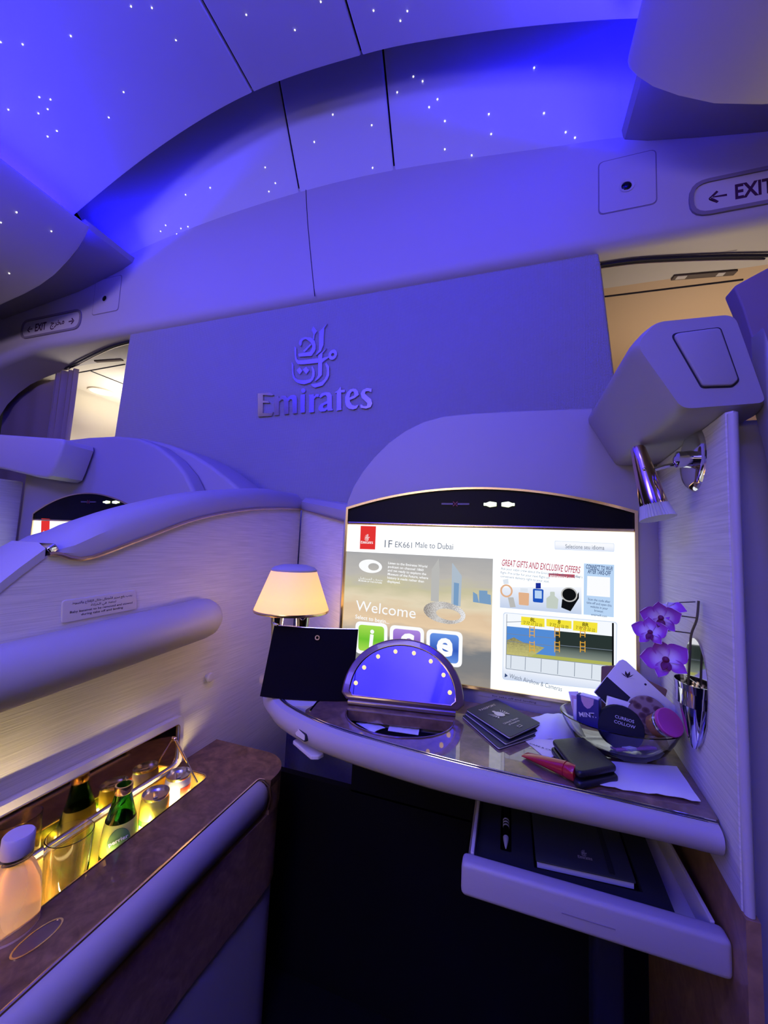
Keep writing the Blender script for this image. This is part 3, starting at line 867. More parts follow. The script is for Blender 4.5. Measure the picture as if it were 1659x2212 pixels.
def bright(name, stops, axis_='Z', s=1.0, noise=None):
    """a lit picture on a display: colour runs along one of its own axes"""
    m = emis(name, (1, 1, 1), s); nt, b, L = nodes(m)
    tc = nt.nodes.new('ShaderNodeTexCoord'); sx = nt.nodes.new('ShaderNodeSeparateXYZ'); L(tc.outputs['Generated'], sx.inputs[0])
    r = ramp(nt, stops); src = sx.outputs[axis_]
    if noise:
        n = nt.nodes.new('ShaderNodeTexNoise'); n.inputs['Scale'].default_value = noise[0]; n.inputs['Detail'].default_value = 5
        mp = nt.nodes.new('ShaderNodeMapping'); mp.inputs['Scale'].default_value = noise[2]; L(tc.outputs['Generated'], mp.inputs[0]); L(mp.outputs[0], n.inputs['Vector'])
        a = nt.nodes.new('ShaderNodeMath'); a.operation = 'MULTIPLY_ADD'; a.inputs[1].default_value = noise[1]; L(n.outputs['Fac'], a.inputs[0]); L(src, a.inputs[2])
        c = nt.nodes.new('ShaderNodeMath'); c.operation = 'SUBTRACT'; c.inputs[1].default_value = noise[1] / 2; L(a.outputs[0], c.inputs[0]); src = c.outputs[0]
    L(src, r.inputs[0]); L(r.outputs[0], b.inputs['Emission Color'])
    return m


def lin(*c): return tuple((x / 255 / 12.92) if x < 10 else ((x / 255 + .055) / 1.055) ** 2.4 for x in c)


D = 0.0022     # display face stands this far in front of the shell plane


def layer(k): return FY(YS - D - .00025 * k)


E_white = bright('screen_white', [(0, lin(250, 252, 255)), (1, lin(238, 247, 255))], 'X', 1.28)
disp = link('display', prism([(sx0, sz0), (sx1, sz0), (sx1, sz1), (sx0, sz1)], FY(YS), .0001, D), E_white, mon, smooth=0)


def spix(p): return py([p], YS)[0]


def sub(name, poly, mat, k): return link(name, prism(poly, layer(k), -.0002, .0001), mat, disp, smooth=0)


def stext(body, px, h_px, mat, k=4, align='LEFT', bold=0, width_px=None, shear=0, tilt=0.0):
    a, c = spix(px); sc = (spix((px[0] + 10, px[1]))[0] - a) / 10
    fr = frame((a, YS - D - .00025 * k, c), (1, 0, tilt), (0, 0, 1))
    return text(body, fr, h_px * .00096, align, bold, shear=shear, t=.0001, width=(width_px * sc if width_px else None))


ex = {n: emis('screen_' + n, lin(*c)) for n, c in dict(red=(226, 52, 52), grey=(105, 112, 128), dark=(52, 62, 84), white=(252, 253, 255), pale=(212, 226, 248), pinkred=(186, 72, 92),
      crimson=(196, 60, 76), steel=(112, 122, 142), paleblue=(186, 214, 246), navy=(50, 70, 116), yellow=(244, 228, 60), olive=(64, 56, 12), sky=(84, 140, 214), hangar=(40, 52, 50), bush=(158, 152, 104), grassy=(176, 180, 92),
      concrete=(222, 230, 240), black=(14, 16, 20), orange=(226, 168, 60), amber=(226, 178, 140), blue=(30, 84, 190), cap=(30, 48, 150), glassy=(196, 206, 196), tower=(186, 186, 184), towerb=(176, 190, 204), skyline=(122, 158, 196), ring=(214, 210, 206), ringd=(150, 142, 136), line=(120, 132, 150), framebl=(205, 218, 240)).items()}
# header row
sub('logo_block', [spix(p) for p in ((780, 1136), (813, 1137), (811, 1187), (778, 1186))][::-1], ex['red'], 1)
c = spix((795, 1160))
link('logo_mark', join([traced(EMB + LET, crop_local(c[0] - .001, c[1] - .005, .0000240), layer(3), 0, .0001)]), ex['white'], disp, smooth=0)
ms = [stext('1F', (827, 1182), 19, ex['dark'], tilt=-.01), stext('EK661', (853, 1182), 14.5, ex['dark'], width_px=36, tilt=-.01), stext('Male to Dubai', (897, 1182.5), 14, ex['dark'], width_px=79, tilt=-.01)]
for m_ in ms: link('screen_text', m_, ex['grey'], disp, smooth=0)
bt = [spix(p) for p in ((1198, 1168), (1326, 1174), (1326, 1192), (1198, 1187))]
sub('menu_button', rp(bt[::-1], .002), ex['framebl'], 1)
ib = [(a + (.0008 if i in (0, 3) else -.0008), c + (-.0008 if i in (0, 1) else .0008)) for i, (a, c) in enumerate(bt)]
sub('menu_button_face', rp(ib[::-1], .0018), bright('screen_button', [(0, lin(222, 230, 248)), (.6, lin(248, 250, 255)), (1, lin(250, 251, 255))]), 2)
link('screen_text', stext('Selecione seu idioma', (1262, 1186), 9, 0, align='CENTER', width_px=84), ex['steel'], disp, smooth=0)
# left picture: misty city at dawn
ph = [spix(p) for p in ((753, 1191), (1065, 1206), (1060, 1497), (748, 1470))]
x0p, x1p = sx0, ph[1][0]; z1p, z0p = ph[0][1], sz0
x1p = spix((1064, 1260))[0]; z1p = spix((753, 1191))[1]
photo = bright('screen_photo', [(0, lin(158, 150, 142)), (.12, lin(134, 134, 136)), (.25, lin(128, 132, 138)), (.33, lin(196, 182, 166)), (.42, lin(240, 212, 176)), (.50, lin(232, 204, 170)), (.60, lin(236, 222, 192)), (.72, lin(208, 202, 168)), (.82, lin(196, 192, 186)), (1, lin(176, 176, 178))], 'Z', .92, (3.0, .22, (1.4, 1, 4)))
sub('dawn_picture', rect(x0p, z0p, x1p, z1p), photo, 1)
T = lambda pts: [spix(p) for p in pts][::-1]
sub('tower', T([(931, 1298), (933, 1230), (946, 1210), (948, 1206), (950, 1230), (948, 1300)]), ex['tower'], 2)
sub('tower', T([(975, 1306), (977, 1218), (978, 1216), (998, 1244), (995, 1310)]), ex['towerb'], 2)
sub('tower_glass', T([(980, 1306), (981, 1258), (992, 1260), (990, 1308)]), ex['skyline'], 3)
sub('skyline', T([(1022, 1300), (1022, 1278), (1031, 1284), (1035, 1302), (1035, 1275), (1053, 1276), (1053, 1283), (1060, 1285), (1061, 1306)]), ex['skyline'], 2)
cxr, czr = spix((960, 1323)); 
link('ring_building', plate(ell(cxr, czr, .046, .023, 40, -.08), [ell(cxr + .009, czr - .003, .027, .012, 32, -.08)], layer(3), 0, .0001), bright('screen_ring', [(0, lin(140, 132, 126)), (.45, lin(228, 226, 224)), (.55, lin(150, 144, 140)), (1, lin(238, 238, 240))], 'X', 1.0, (26, 1.6, (2, 1, 1))), disp, smooth=0)
cxl, czl = spix((801, 1223))
link('oval_mark', plate(ell(cxl, czl, .029, .0155, 36, -.05), [ell(cxl + .008, czl - .001, .0135, .0085, 28)], layer(3), 0, .0001), ex['white'], disp, smooth=0)
ms = [stext(shape_arabic('\u0645\u062a\u062d\u0641 \u0627\u0644\u0645\u0633\u062a\u0642\u0628\u0644'), (776, 1250), 5.5, 0, width_px=50, tilt=-.03), stext('MUSEUM OF THE FUTURE', (775, 1255), 3.4, 0, width_px=50, bold=.02, tilt=-.03)]
for k, l in enumerate(['Listen to the Emirates World', 'podcast on channel 1860', 'and get ready to explore the', 'Museum of the Future, where', 'history is made rather than', 'displayed.']):
    ms.append(stext(l, (839 - .4 * k, 1218 + 7.9 * k), 5.6, 0, bold=.018, width_px=[82, 75, 81, 85, 77, 28][k], tilt=-.035))
ms += [stext('Welcome', (769, 1318), 26, 0, width_px=124, tilt=-.03), stext('Select to begin...', (768, 1335), 9.5, 0, bold=.012, width_px=72, tilt=-.05),
       stext('Information', (780, 1426), 8, 0, bold=.01, width_px=48, tilt=-.09), stext('Communication', (846, 1436), 8, 0, bold=.01, width_px=66, tilt=-.09), stext('Entertainment', (918, 1446), 8, 0, bold=.01, width_px=68, tilt=-.09)]
for m_ in ms: link('screen_text', m_, ex['white'], disp, smooth=0)
# three round-cornered buttons
for ch, q, c0, c1 in (('i', ((769, 1341), (838, 1347), (837, 1418), (768, 1410)), (112, 196, 52), (170, 222, 84)), ('c', ((843, 1349), (917, 1356), (915, 1429), (842, 1420)), (128, 84, 190), (176, 140, 226)), ('e', ((922, 1358), (1000, 1365), (998, 1442), (921, 1433)), (52, 92, 190), (104, 150, 232))):
    P = [spix(p) for p in q]; cc = (sum(a for a, _ in P) / 4, sum(c for _, c in P) / 4)
    sub('icon_frame', rp(P[::-1], .013, 6), ex['white'], 2)
    P2 = [(cc[0] + (a - cc[0]) * .80, cc[1] + (c - cc[1]) * .80) for a, c in P]
    sub('icon_face', rp(P2[::-1], .009, 6), bright('screen_icon_' + ch, [(0, lin(*c1)), (.45, lin(*c0)), (1, lin(*c1))]), 3)
    m = text(ch, frame((cc[0], YS - D - .00025 * 4, cc[1] - .018 + (.0035 if ch != 'i' else 0)), (1, 0, -.06), (0, 0, 1)), (.042 if ch == 'i' else .054), 'CENTER', .03, t=.0001)
    link('icon_letter', m, ex['white'], disp, smooth=0)
# right column
link('screen_text', stext('GREAT GIFTS AND EXCLUSIVE OFFERS', (1083, 1221.5), 14.5, 0, shear=.18, bold=.012, width_px=160, tilt=-.045), ex['pinkred'], disp, smooth=0)
ms = [stext('Ask your cabin crew about the EmiratesRED offers on today\'s', (1082, 1230), 5.4, 0, width_px=166, tilt=-.05), stext('flight. Pre-order for your next flight on', (1081, 1238.5), 5.4, 0, width_px=102, tilt=-.05),
      stext('for', (1243, 1247), 5.4, 0, tilt=-.05), stext('convenient delivery right to your seat.', (1081, 1246.5), 5.4, 0, width_px=102, tilt=-.05), stext('Watch Airshow & Cameras', (1100, 1463), 9.5, 0, width_px=110, tilt=-.12)]
for m_ in ms: link('screen_text', m_, ex['steel'], disp, smooth=0)
sub('red_strip', T([(1185, 1238), (1241, 1241), (1241, 1249), (1185, 1246)]), ex['pinkred'], 3)
link('screen_text', stext('emiratesred.com', (1187, 1245.5), 5.2, 0, width_px=52, bold=.02, tilt=-.05), ex['white'], disp, smooth=0)
sub('offer_panel', T([(1080, 1268), (1256, 1268), (1256, 1327), (1080, 1312)]), bright('screen_offer', [(0, lin(196, 210, 236)), (1, lin(246, 249, 255))]), 1)
# the five goods pictured
g = spix((1094, 1276))
link('pictured_watch', plate(ell(g[0], g[1], .0125, .0135, 24), [ell(g[0], g[1], .009, .010, 20)], layer(3), 0, .0001), ex['amber'], disp, smooth=0)
sub('pictured_strap', T([(1097, 1290), (1109, 1290), (1114, 1311), (1102, 1312)]), ex['tower'], 2)
sub('pictured_strap', T([(1086, 1252), (1098, 1250), (1099, 1261), (1088, 1262)]), ex['concrete'], 2)
sub('pictured_bottle', rp(T([(1120, 1279), (1143, 1281), (1142, 1308), (1121, 1306)]), .002), ex['amber'], 2)
sub('pictured_cap', T([(1124, 1270), (1140, 1271), (1140, 1279), (1124, 1278)]), ex['concrete'], 2)
sub('pictured_bottle', rp(T([(1151, 1271), (1174, 1273), (1173, 1302), (1151, 1300)]), .003), ex['blue'], 2)
sub('pictured_cap', T([(1157, 1259), (1168, 1259), (1168, 1271), (1157, 1271)]), ex['cap'], 2)
sub('pictured_label', T([(1155, 1275), (1170, 1276), (1170, 1293), (1155, 1292)]), ex['paleblue'], 3)
sub('pictured_bottle', rp(T([(1180, 1292), (1188, 1286), (1188, 1278), (1198, 1278), (1198, 1287), (1206, 1294), (1204, 1315), (1180, 1313)]), .002), ex['glassy'], 2)
g = spix((1229, 1284))
link('pictured_watch', plate(ell(g[0], g[1], .015, .0145, 28), [ell(g[0], g[1], .0125, .012, 24)], layer(4), 0, .0001), ex['tower'], disp, smooth=0)
sub('pictured_watch_face', ell(g[0], g[1], .0128, .0122, 24), ex['black'], 3)
sub('pictured_strap', T([(1214, 1294), (1240, 1296), (1250, 1278), (1250, 1292), (1232, 1320), (1212, 1312)]), ex['black'], 2)
sub('connect_box', T([(1261, 1217), (1326, 1220), (1325, 1333), (1260, 1327)]), ex['paleblue'], 1)
sub('connect_square', T([(1268, 1244), (1317, 1247), (1317, 1290), (1267, 1286)]), ex['white'], 2)
for m_ in ([stext('CONNECT TO WI-FI', (1293, 1230.5), 9, 0, align='CENTER', shear=.15, bold=.015, width_px=57, tilt=-.05), stext('AFTER TAKE-OFF', (1293, 1240.5), 9, 0, align='CENTER', shear=.15, bold=.015, width_px=50, tilt=-.05)]
     + [stext(l, (1293, 1299 + 7.6 * k + (2 if k == 4 else 0)), 5, 0, align='CENTER', width_px=[48, 54, 38, 20, 34][k], tilt=-.06) for k, l in enumerate(['Scan the code after', 'take-off and open this', 'website in your', 'browser.', 'onairwifi.com'])]): link('screen_text', m_, ex['navy'], disp, smooth=0)
# runway camera picture
cp_ = T([(1087, 1322), (1333, 1343), (1330, 1492), (1085, 1467)])
sub('camera_frame', rp(cp_, .006), ex['framebl'], 1)
ctr = (sum(a for a, _ in cp_) / 4, sum(c for _, c in cp_) / 4)
sub('camera_panel', rp([(ctr[0] + (a - ctr[0]) * .987, ctr[1] + (c - ctr[1]) * .978) for a, c in cp_], .006), bright('screen_campanel', [(0, lin(206, 218, 242)), (.2, lin(244, 248, 255)), (1, lin(246, 250, 255))]), 2)
sub('runway_concrete', T([(1094, 1412), (1326, 1437), (1318, 1472), (1093, 1443)]), ex['concrete'], 3)
sub('runway_hangar', T([(1095, 1352), (1200, 1362), (1199, 1424), (1094, 1413)]), ex['sky'], 3)
sub('runway_hangar', T([(1200, 1362), (1324, 1374), (1323, 1438), (1199, 1424)]), bright('screen_hangar', [(0, lin(150, 160, 146)), (.35, lin(96, 108, 104)), (.5, lin(42, 52, 50)), (1, lin(40, 52, 50))]), 3)
sub('runway_bush', T([(1094, 1413), (1095, 1382), (1110, 1376), (1128, 1386), (1150, 1392), (1176, 1398), (1160, 1410), (1145, 1418)]), bright('screen_bush', [(0, lin(196, 190, 120)), (.5, lin(176, 170, 112)), (1, lin(132, 126, 92))], 'Z', 1.0, (14, 1.2, (1, 1, 1))), 4)
sub('runway_grass', T([(1140, 1410), (1320, 1430), (1322, 1437), (1140, 1418)]), ex['grassy'], 4)
lines = [((1095, 1326), (1093, 1443)), ((1094, 1343), (1130, 1342))] + [((a, 1414 + (a - 1095) * .11), (a - 1, 1441 + (a - 1095) * .13)) for a in (1104, 1135, 1169, 1205, 1241, 1278)] + [((1093, 1443), (1296, 1470)), ((1095, 1368), (1199, 1378)), ((1094, 1384), (1199, 1395)), ((1210, 1393), (1322, 1404)), ((1094, 1413), (1322, 1438))]
ms = []
for a, c in lines:
    a, c = Vector(spix(a)), Vector(spix(c)); n_ = Vector((-(c - a).y, (c - a).x)).normalized() * .0005
    ms.append(prism([tuple(a - n_), tuple(c - n_), tuple(c + n_), tuple(a + n_)], layer(5), 0, .0001))
link('runway_lines', join(ms), ex['line'], disp, smooth=0)
for px_ in (1149, 1203, 1258):
    ms = []
    for z0_, z1_ in ((1352, 1372), (1384, 1404)):
        for dx in (-5, 5):
            ms.append(prism(T([(px_ + dx - .9, z0_), (px_ + dx + .9, z0_), (px_ + dx + .9, z1_ + 4), (px_ + dx - .9, z1_ + 4)]), layer(5), 0, .0001))
        for yy in (0, 8, 16): ms.append(prism(T([(px_ - 5, z0_ + yy + 2), (px_ + 5, z0_ + yy + 3), (px_ + 5, z0_ + yy + 4.6), (px_ - 5, z0_ + yy + 3.6)]), layer(5), 0, .0001))
    link('runway_mast', join(ms), ex['orange'], disp, smooth=0)
sub('runway_pole', T([(1321, 1345), (1325, 1345), (1325, 1440), (1321, 1440)]), ex['black'], 5)
mt = []
for tx, q, l1, l2 in (('8L', ((1126, 1331), (1176, 1336), (1176, 1354), (1125, 1349)), 'N 04 10 52 32', 'E 73 31 39 97'), ('8', ((1180, 1336), (1234, 1341), (1234, 1358), (1180, 1352)), 'N 04 10 52 88', 'E 73 31 38 97'), ('8R', ((1238, 1340), (1290, 1345), (1289, 1366), (1237, 1361)), 'N 04 10 53 10', 'E 73 31 39 24')):
    P = T(q); sub('runway_board', P, ex['yellow'], 5)
    cx_, cy_ = sum(a for a, _ in q) / 4, sum(c for _, c in q) / 4
    mt.append(stext(tx, (cx_, cy_ - .5), 8, 0, k=7, align='CENTER', bold=.01, tilt=-.07))
    mt += [stext(l1, (cx_, cy_ + 4), 3.2, 0, k=7, align='CENTER', width_px=40, tilt=-.09), stext(l2, (cx_, cy_ + 8), 3.2, 0, k=7, align='CENTER', width_px=40, tilt=-.09)]
link('board_text', join(mt), ex['olive'], disp, smooth=0)
sub('play_arrow', T([(1091, 1453), (1097, 1459), (1090, 1462)]), ex['navy'], 5)
# notice on the ledge under the screen
a = at(1110, 1506, 'Y', YS)
t = thing('ledge_notice', (a.x, YS, a.z), 'faint lettered notice on the ledge under the screen', 'placard')
link('plate', box((a.x, YS - .0006, a.z - .001), (.14, .001, .013), None, .0004), M['shell'], t)
link('lettering', join([text('for take off and landing', frame((a.x, YS - .0012, a.z - .005), (1, 0, 0), (0, 0, 1)), .0035, 'CENTER', width=.085)]), M['ink'], t, smooth=0)
# neighbour's monitor
nx0, nx1 = -1.885, -1.28
nm = screen_at((-1.6, YN, .86), YN, nx0, nx1, .86, 1.188, 'partly hidden bright screen of the neighbouring seat at left', .085, 1.215)
ma, mb = at(193, 1086, 'Y', YN), at(242, 1085, 'Y', YN)
belt_sign(nm, YN, ma.x, mb.x, mb.z, .085)
nd = link('display', prism([(nx0, .86), (nx1, .86), (nx1, 1.188), (nx0, 1.188)], FY(YN), .0001, D), E_white, nm, smooth=0)
q = py([(91, 1120), (109, 1121), (108, 1158), (90, 1157)], YN)
link('logo_block', prism(q[::-1], FY(YN - D - .0004), -.0002, .0001), ex['red'], nd, smooth=0)
link('logo_mark', traced(EMB + LET, crop_local(q[0][0] + .024, q[0][1] - .062, .000026), FY(YN - D - .001), 0, .0001), ex['white'], nd, smooth=0)
a = py([(117, 1152)], YN)[0]
link('screen_text', text('1E', frame((a[0], YN - D - .001, a[1]), (1, 0, 0), (0, 0, 1)), .021), ex['grey'], nd, smooth=0)
# ================================================================== RIGHT SIDE OF THE SUITE
def wx(y): return .243 + (.272 - .243) * (y - .53) / (.86 - .53)


wp = [(wx(.555), .555), (wx(.55) + .006, .549), (wx(.555) + .013, .555), (wx(.86) + .013, .88), (wx(.86), .88)]
struct(link('wall_right', prism(wp[::-1], FZ(0), .773, 1.328), M['ribwall']))
struct(link('trim_5', tube([(wx(.55) + .006, .5515, z) for z in (.773, .9, 1.0, 1.1, 1.2, 1.325)], .0050, 12), M['plastic']))
struct(link('trim_6', box((.365, .63, .67), (.18, .03, 1.33)), M['shell']))
t = thing('headrest_housing', (.22, .55, 1.33), 'box-shaped grey housing with inset trapezoid panel above the wall lamp', 'seat housing')
hb = rp([(.146, 1.428), (.172, 1.458), (.262, 1.456), (.292, 1.330), (.200, 1.328)], [.022, .022, .018, .008, .020], 6)
hc = Vector((sum(p[0] for p in hb) / len(hb), sum(p[1] for p in hb) / len(hb)))
def hring(f, y): return [(hc.x + (a - hc.x) * f, y, hc.y + (c - hc.y) * f) for a, c in hb]
link('housing', loft([hring(1, .858), hring(1, .584), hring(.992, .577), hring(.972, .570), hring(.94, .5605), hring(.915, .5555), hring(.90, .5535)]), M['shell'], t)
FH = FY(.5535)
link('inset_groove', prism(rp([(.1900, 1.4345), (.2430, 1.4360), (.2600, 1.3655), (.2530, 1.3580), (.2215, 1.3595)], .006)[::-1], FH, -.002, .0005), M['seam'], t)
link('inset_panel', prism(rp([(.1922, 1.4330), (.2416, 1.4344), (.2580, 1.3665), (.2520, 1.3600), (.2226, 1.3615)], .006)[::-1], FH, -.001, .0032, .002), M['shell'], t)
rim = [(at(a, c, 'Y', .575).x, at(a, c, 'Y', .575).z) for a, c in ((1606, 725), (1628, 785), (1663, 878), (1708, 985), (1745, 1120), (1760, 1290), (1690, 1290), (1672, 1180), (1655, 1075), (1634, 965), (1613, 884))]
rim = [(a + (.001 if 0 else 0), c) for a, c in rim]
rim[5] = (rim[5][0], .70); rim[6] = (rim[6][0], .70)
tag(link('seat_rim', prism([(a + .012, c) for a, c in rim][::-1], FY(.556), -.028, 0, .008, 4), M['shell']), 'tall curved outer rim of the suite at the right edge below the housing', 'seat rim')

# wall lamp: rosette, knuckle, arm, tapered head, ribbed diffuser
ws = at(1508, 992, 'X', wx(.69)); n_ = Vector((-1, 0, 0))
t = thing('reading_lamp', ws, 'chrome swivel wall lamp with rose-gold tapered head and ribbed diffuser', 'lamp')
fx = frame(ws, (0, 1, 0), (0, 0, -1))
link('rosette', lathe([(.046, .0), (.046, .004), (.042, .008), (.034, .0095), (.006, .010)], fx, 32), M['chrome'], t)
kp = at(1482, 1000, 'Y', .692)
link('hub', lathe([(.013, .008), (.012, .016), (.012, .026), (.004, .030)], fx, 24), M['chrome'], t)
link('knuckle_disc', lathe([(.004, -.006), (.022, -.004), (.031, 0), (.022, .004), (.004, .006)], frame(kp, (.25, .97, 0), (0, 0, 1)), 32), M['chrome'], t)
hs, he = at(1377, 966, 'Y', .705), at(1413, 1092, 'Y', .688)
he2 = at(1424, 1108, 'Y', .712)
mid = hs + (he - hs) * .42
link('arm', tube([kp, kp + (mid - kp) * .5 + Vector((0, 0, .001)), mid + Vector((.008, 0, 0))], .0034, 10), M['chrome'], t)
Lh = (he - hs).length
hd_ = link('lamp_head', lathe([(.004, -.002), (.0085, 0), (.0105, .004), (.0125, .25 * Lh), (.0155, .6 * Lh), (.0185, .93 * Lh), (.0185, Lh), (.015, Lh)], axis(hs, he), 36), M['rose'], t)
dd = (he - hs).normalized(); fr = axis(he, he + dd); rings = []
for r, h in ((.0182, -.001), (.0205, .010), (.0235, .021)):
    rings.append([fr @ Vector(((r + (.0009 if k % 2 else -.0009)) * math.cos(2 * math.pi * k / 72), (r + (.0009 if k % 2 else -.0009)) * math.sin(2 * math.pi * k / 72), h)) for k in range(72)])
link('ribbed_diffuser', loft(rings), M['rib'], t, smooth=0)
link('pivot_screw', ball(mid + Vector((-.004, -.014, 0)), .0028), M['chrome'], t)

# wall vase with pointed back plate
vx = wx(.67) - .003
t = thing('wall_vase', (vx, .67, .885), 'shiny metal pointed wall vase holding the purple orchid', 'vase')
vp = [(.672, .884), (.692, .910), (.7055, .945), (.709, .975), (.703, 1.005), (.688, 1.028), (.670, 1.040), (.654, 1.035), (.641, 1.018), (.633, .995), (.632, .965), (.638, .930), (.652, .905)]
vhole = []
vpo = rp(vp, .02, 4)
bp_ = plate([(-(y), z) for y, z in vpo], [], frame((wx(.67) - .0005, 0, 0), (0, -1, 0), (0, 0, 1)), .0005, .004)
link('back_plate', bp_, M['chrome'], t)
rings = []
for k in range(13):
    s = k / 12; z = .888 + (.978 - .888) * s; wy = .004 + .030 * s ** .7; dx = .004 + .018 * s ** .75
    rings.append([(wx(.67) - .0042 - dx * max(0, math.sin(a)), .672 + wy * math.cos(a), z) for a in [math.pi * q / 16 for q in range(17)]] +
                 [(wx(.67) - .0044, .672 - wy * .9 + wy * 1.8 * q / 5, z) for q in range(1, 5)])
top = rings[-1]; c0 = Vector((wx(.67) - .012, .672,   .9775))
rin = [[c0 + (Vector(p) - c0) * f + Vector((0, 0, dz)) for p in top] for f, dz in ((.94, 0), (.90, -.012), (.85, -.03))]
link('cup', loft(rings + rin), M['chrome'], t, smooth=50)

# orchid: stem and four blossoms
PET = material('orchid_petal', (.5, .1, .5), .5, spec=.3)
nt, b, L = nodes(PET)
an = nt.nodes.new('ShaderNodeAttribute'); an.attribute_name = 'along'
r = ramp(nt, [(0, (.86, .80, .86)), (.34, (.74, .55, .80)), (.60, (.42, .11, .50)), (.92, (.36, .05, .40)), (1, (.80, .66, .80))]); L(an.outputs['Fac'], r.inputs[0]); L(r.outputs[0], b.inputs['Base Color'])
b.inputs['Subsurface Weight'].default_value = .0
PETW = material('orchid_petal_back', (.72, .66, .70), .5, spec=.3)


def petal(c, nrm_, dirv, ln_, wd, cup, name, mat, par):
    n = Vector(nrm_).normalized(); d = Vector(dirv); d = (d - n * d.dot(n)).normalized(); s = n.cross(d); rows = []; vals = []
    NU, NV = 12, 8
    for i in range(NU + 1):
        u = i / NU; hw = wd * (math.sin(math.pi * min(1, u * .93 + .035)) ** .75) * (.55 + .75 * u if u < .6 else 1.0) * .5
        row = []
        for j in range(NV + 1):
            v = j / NV * 2 - 1
            row.append(Vector(c) + d * ln_ * (u - .05 * v * v) + s * hw * v + n * (cup * ln_ * (u * u) + .16 * hw * v * v - .03 * ln_ * math.sin(u * 7) * v))
            vals.append(min(1, u * .9 + .25 * v * v * (u > .15)))
        rows.append(row)
    me = sheet(rows, .0005)
    pts = [Vector(p) for r_ in rows for p in r_]
    at_ = me.attributes.new('along', 'FLOAT', 'POINT')
    for k, vtx in enumerate(me.vertices):
        best = min(range(len(pts)), key=lambda q: (pts[q] - vtx.co).length_squared); at_.data[k].value = vals[best]
    return link(name, me, mat, par, smooth=60)


Yo = .715
stem_px = [(1485, 1465, .672), (1490, 1420, .664), (1493, 1372, .656), (1505, 1338, .648), (1509, 1298, .644)]
sp = [at(a, c, 'Y', y) for a, c, y in stem_px]
sp[0] = Vector((wx(.67) - .012, .672, .962))
t = thing('orchid', (wx(.67) - .02, .672, .955), 'purple and white orchid spray in the metal wall vase', 'flower')
link('stem', tube(smooth_path(sp), [.0016] * 25, 8), M['stem'], t)
F = [((1437, 1312), (-.5, -.2, .75), (1502, 1300), 1.0, 'w'), ((1428, 1334), (-.35, -.85, -.1), (1505, 1335), 1.05, 'p'), ((1405, 1366), (-.4, -.8, .25), (1493, 1368), .95, 'p'), ((1438, 1425), (-.25, -.9, .2), (1490, 1425), 1.25, 'p')]
for (fx_, fy_), nn, (jx, jy), sc, kind in F:
    y = .640 if kind == 'p' else .650
    c = at(fx_, fy_, 'Y', y); j = at(jx, jy, 'Y', .646 if jy < 1350 else .658)
    link('flower_stalk', tube([j, j + (c - j) * .5 + Vector((0, 0, .003)), c], .0009, 6), M['stem'], t)
    n = Vector(nn).normalized(); ups = Vector((0, 0, 1)); ups = (ups - n * ups.dot(n)).normalized(); sd = n.cross(ups)
    core = link('blossom', ball(c + n * .002, .0035 * sc, seg=12), M['lipdark'] if kind == 'p' else PETW, t)
    for a_, ln_, wd in ((0, .022, .017), (72, .024, .024), (-72, .024, .024), (140, .021, .014), (-140, .021, .014)):
        a = math.radians(a_ + (20 if sc > 1.2 else 5)); dirv = ups * math.cos(a) + sd * math.sin(a)
        petal(c, n, dirv, ln_ * sc, wd * sc, .22 if kind == 'p' else -.35, 'petal', PETW if (kind == 'w' and a_ in (0, 72, 140)) else PET, core)
    if kind == 'p':
        for a_ in (165, 195):
            a = math.radians(a_); petal(c + n * .003, n, (ups * math.cos(a) + sd * math.sin(a)) + n * .7, .012 * sc, .007 * sc, .4, 'lip', M['lipdark'], core)
for a, c in ((1487, 1412), (1478, 1400)):
    pass

# ================================================================== DESK
DZ = .835
FRONT = [(-.50, .845), (-.503, .79), (-.495, .735), (-.46, .700), (-.413, .664), (-.35, .635), (-.29, .616), (-.20, .601), (-.06, .588), (.116, .582), (.2425, .578)]
fp = [Vector((p.x, p.y)) for p in smooth_path([(a, c, 0) for a, c in FRONT], 6)]


def inset(dist):
    out = []
    for i, p in enumerate(fp):
        d = (fp[min(i + 1, len(fp) - 1)] - fp[max(i - 1, 0)]).normalized(); out.append(p + Vector((-d.y, d.x)) * dist)
    out[-1] = Vector((min(out[-1].x, wx(out[-1].y) - .001), out[-1].y)); return out


desk = thing('side_desk', (-.1, .72, .77), 'curved glossy burl desk with padded pale edge under the screen', 'desk')
prof_ = [(.024, DZ), (.014, DZ), (.006, DZ - .003), (.0015, DZ - .010), (0, DZ - .019), (.002, DZ - .030), (.007, DZ - .039), (.014, DZ - .045), (.030, DZ - .048), (.030, DZ - .021)]
cols = [inset(d) for d, z in prof_]
thin = lambda x: 1.0 - .26 * min(1, max(0, (x + .10) / .30))
rings = [[(cols[k][i].x, cols[k][i].y, DZ + (prof_[k][1] - DZ) * thin(fp[i].x)) for k in range(len(prof_))] for i in range(len(fp))]
link('padded_edge', loft(rings), M['deskp'], desk)
i24 = inset(.0245)
for d_, nm, mt in ((.0225, 'edge_bead', M['chrome']), (.0165, 'edge_bead', M['chrome'])):
    link(nm, tube([(p.x, p.y, DZ + .0004) for p in inset(d_)][5:], .0009, 8), mt, desk)
link('bead_channel', loft([[(a.x, a.y, DZ - .002), (a.x, a.y, DZ + .0004), (c.x, c.y, DZ + .0004), (c.x, c.y, DZ - .002)] for a, c in zip(inset(.0178)[5:], inset(.0212)[5:])]), M['seam'], desk)
